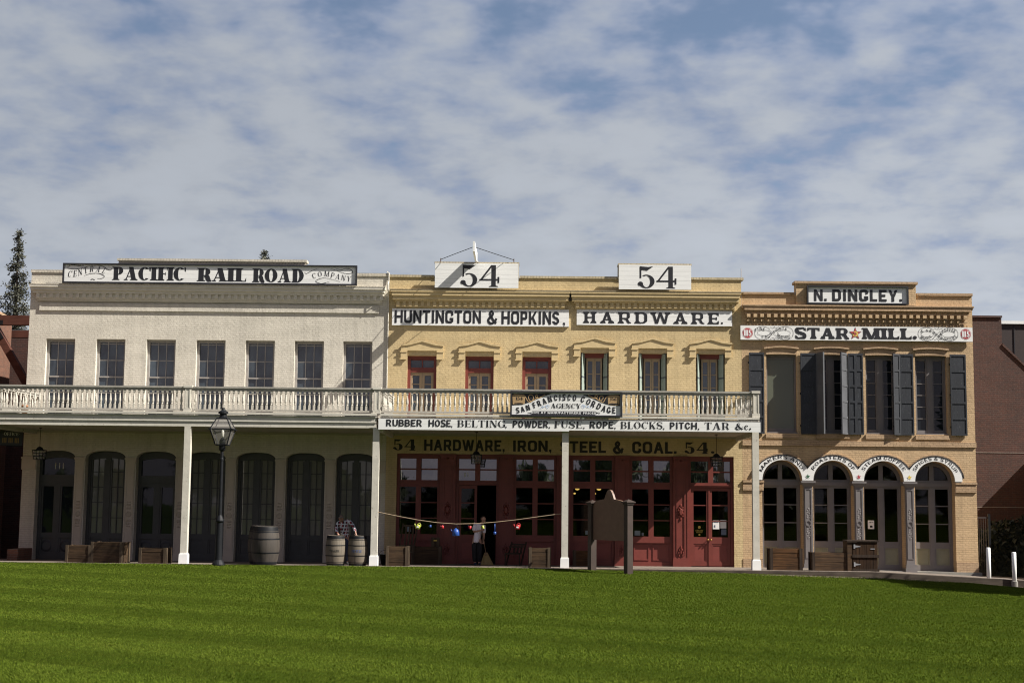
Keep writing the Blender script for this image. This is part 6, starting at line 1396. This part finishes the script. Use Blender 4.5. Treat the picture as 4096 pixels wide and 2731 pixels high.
# ================================================================== surroundings
# left: neighbouring brick building, heavy timber frame, hanging office sign
t = thing('brick_building', 'red brick building with a sunlit side wall at the left edge', 'building', (-25, 2, 0))
m = MB(); pts = [(-20.5, -6.0, 9.9), (-20.5, 5.9, 9.0)]; m.add([(-20.5, -6, -.5), (-20.5, 5.9, -.5), (-20.5, 5.9, 9.05), (-20.5, -6, 9.9), (-32, -6, -.5), (-32, 5.9, -.5), (-32, 5.9, 9.05), (-32, -6, 9.9)], [(0, 1, 2, 3), (1, 5, 6, 2), (4, 0, 3, 7), (5, 4, 7, 6), (3, 2, 6, 7)]); m.build('wall', 'redbrick', t)
m = MB(); m.bar((-20.55, -6, 9.95), (-20.55, 5.95, 9.10), .3, .10); m.build('coping', 'mill_trim', t)
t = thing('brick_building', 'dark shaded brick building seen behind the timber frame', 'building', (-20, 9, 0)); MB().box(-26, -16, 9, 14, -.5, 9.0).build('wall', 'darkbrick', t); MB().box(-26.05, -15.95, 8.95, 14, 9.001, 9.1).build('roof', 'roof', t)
t = thing('timber_frame', 'red brown heavy timber frame with diagonal braces and black iron plates', 'timber frame', (-19.6, 3.5, 0))
def tb(nm, p, q, w, h, mat='timber'): m = MB(); m.bar(p, q, w, h); return m.build(nm, mat, t)
tb('beam', (-23, 3.6, 8.83), (-17.9, 3.6, 8.83), .30, .36); tb('beam', (-23, 6.2, 8.60), (-17.9, 6.2, 8.60), .25, .28)
tb('brace', (-20.35, 3.6, 8.65), (-18.2, 3.6, 5.15), .26, .26); tb('brace', (-19.75, 6.4, 8.5), (-17.9, 6.4, 5.9), .24, .24)
tb('post', (-20.45, 3.6, 0), (-20.45, 3.6, 8.64), .26, .26); tb('post', (-19.65, 6.3, 0), (-19.65, 6.3, 8.45), .18, .18); tb('post', (-18.9, 6.3, 0), (-18.9, 6.3, 8.45), .18, .18)
tb('iron_plate', (-20.45, 3.45, 8.74), (-19.95, 3.45, 8.74), .03, .17, 'iron'); tb('iron_plate', (-20.30, 3.45, 8.63), (-19.98, 3.45, 8.10), .03, .20, 'iron'); tb('iron_plate', (-19.7, 6.2, 8.40), (-18.3, 6.2, 8.40), .03, .16, 'iron'); tb('iron_plate', (-19.62, 6.25, 8.36), (-18.55, 6.25, 6.75), .03, .24, 'iron')
t = thing('hanging_sign', 'dark hanging office sign with pale lettering under the porch end', 'sign', (-17.55, -1.7, 3.9), R(22), local=True)
MB().box(-.37, .37, -.02, .02, .0, .52).build('board', 'frameblack', t); m = MB(); m.box(-.39, .39, -.028, .028, .52, .55); m.box(-.39, .39, -.028, .028, -.03, -.001); m.build('frame', 'iron', t)
m = MB(); m.lathe([(.008, .55), (.008, .62)], -.3, 0, 6); m.lathe([(.008, .55), (.008, .62)], .3, 0, 6); m.build('hanger', 'iron', t)
flat('lettering', text('-OFFICE-', ROMAN, -.28, .28, .33, .44), 'number', t, -.022)
flat('lettering', [[(x0, .08), (x0+.035, .08), (x0+.035, .25), (x0, .25)] for x0 in (-.28, -.23, -.18, -.08, -.03, .02, .12, .17, .22)], paint('dim_gold_lettering', (.20, .13, .04), .6), t, -.022)
# right: dark brick wall, siding building, hedge, gate
t = thing('brick_building', 'dark red brick building set back at the right with a sloping shoulder', 'building', (18, 6, 0))
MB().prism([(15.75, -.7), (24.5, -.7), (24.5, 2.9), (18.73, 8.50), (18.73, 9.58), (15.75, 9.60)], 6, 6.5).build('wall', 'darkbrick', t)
m = MB(); m.box(15.73, 18.75, 5.95, 6.5, 9.601, 9.68); m.bar((18.72, 6.25, 8.53), (24.5, 6.25, 2.92), .56, .06, (0, 1, 0)) if False else m.prism([(18.73, 8.50), (24.5, 2.90), (24.5, 2.98), (18.75, 8.585)], 5.96, 6.5); m.build('coping', 'darkbrick', t)
m = MB(); m.box(15.75, 24.4, 5.985, 5.999, 4.27, 4.295); m.box(15.75, 24.4, 5.985, 5.999, 2.15, 2.175); m.build('pale_course', paint("pale_mortar_course", (.26, .22, .19), .8), t)
t = thing('siding_building', 'dark brown metal clad building rising behind the right brick wall', 'building', (26, 22, 0))
MB().box(18, 36, 20, 32, -.5, 11.15).build('wall', 'sidingdark', t); MB().box(17.9, 36.1, 19.9, 32.1, 11.151, 11.30).build('roof_edge', 'plinth', t); m = MB(); [m.box(18+k*1.2, 18.03+k*1.2, 19.97, 19.999, 0, 11.1) for k in range(14)]; m.build('seams', 'frameblack', t)
m = MB()
def hed(n): 
    p = RNG.random((n, 3)); x = 16.75+p[:, 0]*5.5; y = 3.6+p[:, 1]*1.7; top = 1.55+.25*np.sin(x*2.1)+.12*np.sin(x*5.3+1); z = -.5+p[:, 2]**.7*(top+.5); return np.stack([x, y, z], 1)
m.add(*leaves(9000, None, .14, hed, None)); m.box(16.9, 22, 3.9, 5.0, -.5, 1.3)
tag(m.build('hedge', 'hedge', None, (18.5, 4.4, -.5)), 'dark leafy hedge in shade behind the white bollards', 'hedge')
t = thing('gate', 'narrow dark iron gate with posts beside the tan building corner', 'gate', (16.2, 1.0, -.3)); 
for x in (15.92, 16.42): MB().box(x-.04, x+.04, .96, 1.04, -.35, 1.92).build('post', 'iron', t)
m = MB(); [m.box(15.97+k*.08, 15.985+k*.08, .985, 1.015, -.2, 1.8) for k in range(5)]; m.box(15.96, 16.38, .98, 1.02, 1.76, 1.82); m.box(15.96, 16.38, .98, 1.02, -.2, -.14); m.build('leaf', 'sidingdark', t)
m = MB(); m.box(15.74, 15.93, .93, .99, 1.30, 1.35); m.box(15.74, 16.0, .93, .99, -.12, -.08); m.bar((15.75, .93, 1.08), (15.93, .93, 1.28), .03, .03); m.build('hinge', 'steel', t)
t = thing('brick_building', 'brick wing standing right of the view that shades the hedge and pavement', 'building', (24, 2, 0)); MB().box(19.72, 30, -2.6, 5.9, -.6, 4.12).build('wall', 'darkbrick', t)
# trees
def conifer(name, label, x, y, zb, zt, rmax, n, lean=0.):
    t = thing(name, label, 'tree', (x, y, -.5), group='conifers behind the cream building')
    m = MB(); m.tube([(x, y, -.5), (x+lean*.4, y, zt*.5), (x+lean*.8, y, zt*.85), (x+lean, y, zt)], [.22, .15, .06, .015], 8); V = []; F = []
    P = []; limb = MB()
    z = zb
    while z < zt-.05:
        f = (zt-z)/(zt-zb); r = rmax*(f**.95)*random.uniform(.7, 1.15)+.05
        for k in range(random.randint(4, 6)):
            a = random.uniform(0, 6.28); rr = r*random.uniform(.55, 1.1); cxn = x+lean*(z/zt); tip = Vector((cxn+rr*math.cos(a), y+rr*math.sin(a), z+rr*random.uniform(-.05, .35)))
            limb.tube([(cxn, y, z), tuple(tip)], [.025, .008], 4)
            kk = int(8+38*rr)
            for q in range(kk):
                s = random.uniform(.25, 1.05); c = Vector((cxn, y, z)).lerp(tip, s); sp_ = .10+.10*rr*(1.2-s); P.append((c.x+random.gauss(0, sp_), c.y+random.gauss(0, sp_), c.z+random.gauss(0, sp_*.8)-.04))
        z += random.uniform(.14, .30)
    arr = np.array(P); mm = MB(); mm.add(*leaves(len(arr), None, .115, lambda n: arr, None)); m.v, m.f = m.v, m.f
    m.build('trunk', 'bark', t); limb.build('branches', 'bark', t); mm.build('crown', 'needles', t)
conifer('conifer_tree', 'tall narrow conifer behind the left end of the cream building', -29.15, 30, 7.0, 17.35, 2.35, 0, -.05)
conifer('conifer_tree', 'conifer top peeping over the long black framed sign', -20.72, 60, 12, 21.65, 3.4, 0)
conifer('conifer_tree', 'conifer partly cut off by the left edge of the view', -31.6, 30, 6.5, 15.0, 2.1, 0)
t = thing('shade_tree', 'broad leafy tree right of the view whose shade falls on the lawn corner', 'tree', (21.2, -10, -.4))
bl = [(20.2, -9.9, 6, 2.5), (19.7, -8.35, 8, .95), (20.2, -8.75, 7.5, 1.45), (24.2, -12.6, 8, 3.7), (22.5, -10.4, 7.2, 2.6), (21.5, -12.8, 7, 2.3), (22.0, -13.0, 7.0, 3.2), (21.6, -9.7, 7.0, 2.45), (25.0, -15, 8, 3.2)]
m = MB(); m.tube([(22, -11, -.5), (22, -11, 3), (21.8, -10.8, 6)], [.3, .24, .12], 10)
for b in bl: m.tube([(22, -11, 3.2), (b[0], b[1], b[2])], [.14, .04], 6)
m.build('trunk', 'bark', t); m = MB(); m.add(*leaves(40000, None, .34, blobs(bl), None)); m.build('crown', 'leaf', t)
# notices on the shop and mill doors
flat('poster', [[(6.53, 1.30), (6.755, 1.30), (6.755, 1.60), (6.53, 1.60)], [(6.79, 1.33), (7.0, 1.33), (7.0, 1.62), (6.79, 1.62)]], 'label', BC, SY+.064)
flat('poster', [[(6.57, 1.36), (6.62, 1.36), (6.62, 1.44), (6.57, 1.44)], [(6.57, 1.53), (6.72, 1.53), (6.72, 1.55), (6.57, 1.55)], [(6.82, 1.10), (7.0, 1.10), (7.0, 1.30), (6.82, 1.30)]], paint('blue_grey_print', (.10, .13, .18), .6), BC, SY+.060)
flat('gold_lettering', text('LIBRARY', ROMAN, 5.93, 6.19, 1.22, 1.27)+[disc(6.06, 1.36, .05, .05, 12), disc(6.06, 1.10, .035, .035, 12)]+[[(5.95, 1.17), (6.17, 1.17), (6.17, 1.185), (5.95, 1.185)]], 'brass', BC, SY+.066)
flat('poster', [[(12.0, 1.36), (12.22, 1.36), (12.22, 1.66), (12.0, 1.66)]], 'label', BM, .44)
flat('poster', [[(12.06, 1.57), (12.10, 1.57), (12.10, 1.61), (12.06, 1.61)], [(12.12, 1.585), (12.19, 1.585), (12.19, 1.60), (12.12, 1.60)], [(12.07, 1.41), (12.16, 1.41), (12.16, 1.48), (12.07, 1.48)]], 'blackcloth', BM, .436)
flat('card', [[(3.80, 1.05), (4.0, 1.05), (4.0, 1.22), (3.80, 1.22)], [(4.05, 1.05), (4.12, 1.05), (4.12, 1.15), (4.05, 1.15)], [(2.08, 1.06), (2.19, 1.06), (2.19, 1.20), (2.08, 1.20)], [(-4.22, 1.10), (-4.02, 1.10), (-4.02, 1.27), (-4.22, 1.27)]], paint('dim_card', (.22, .27, .30), .7), BC, SY+.09)
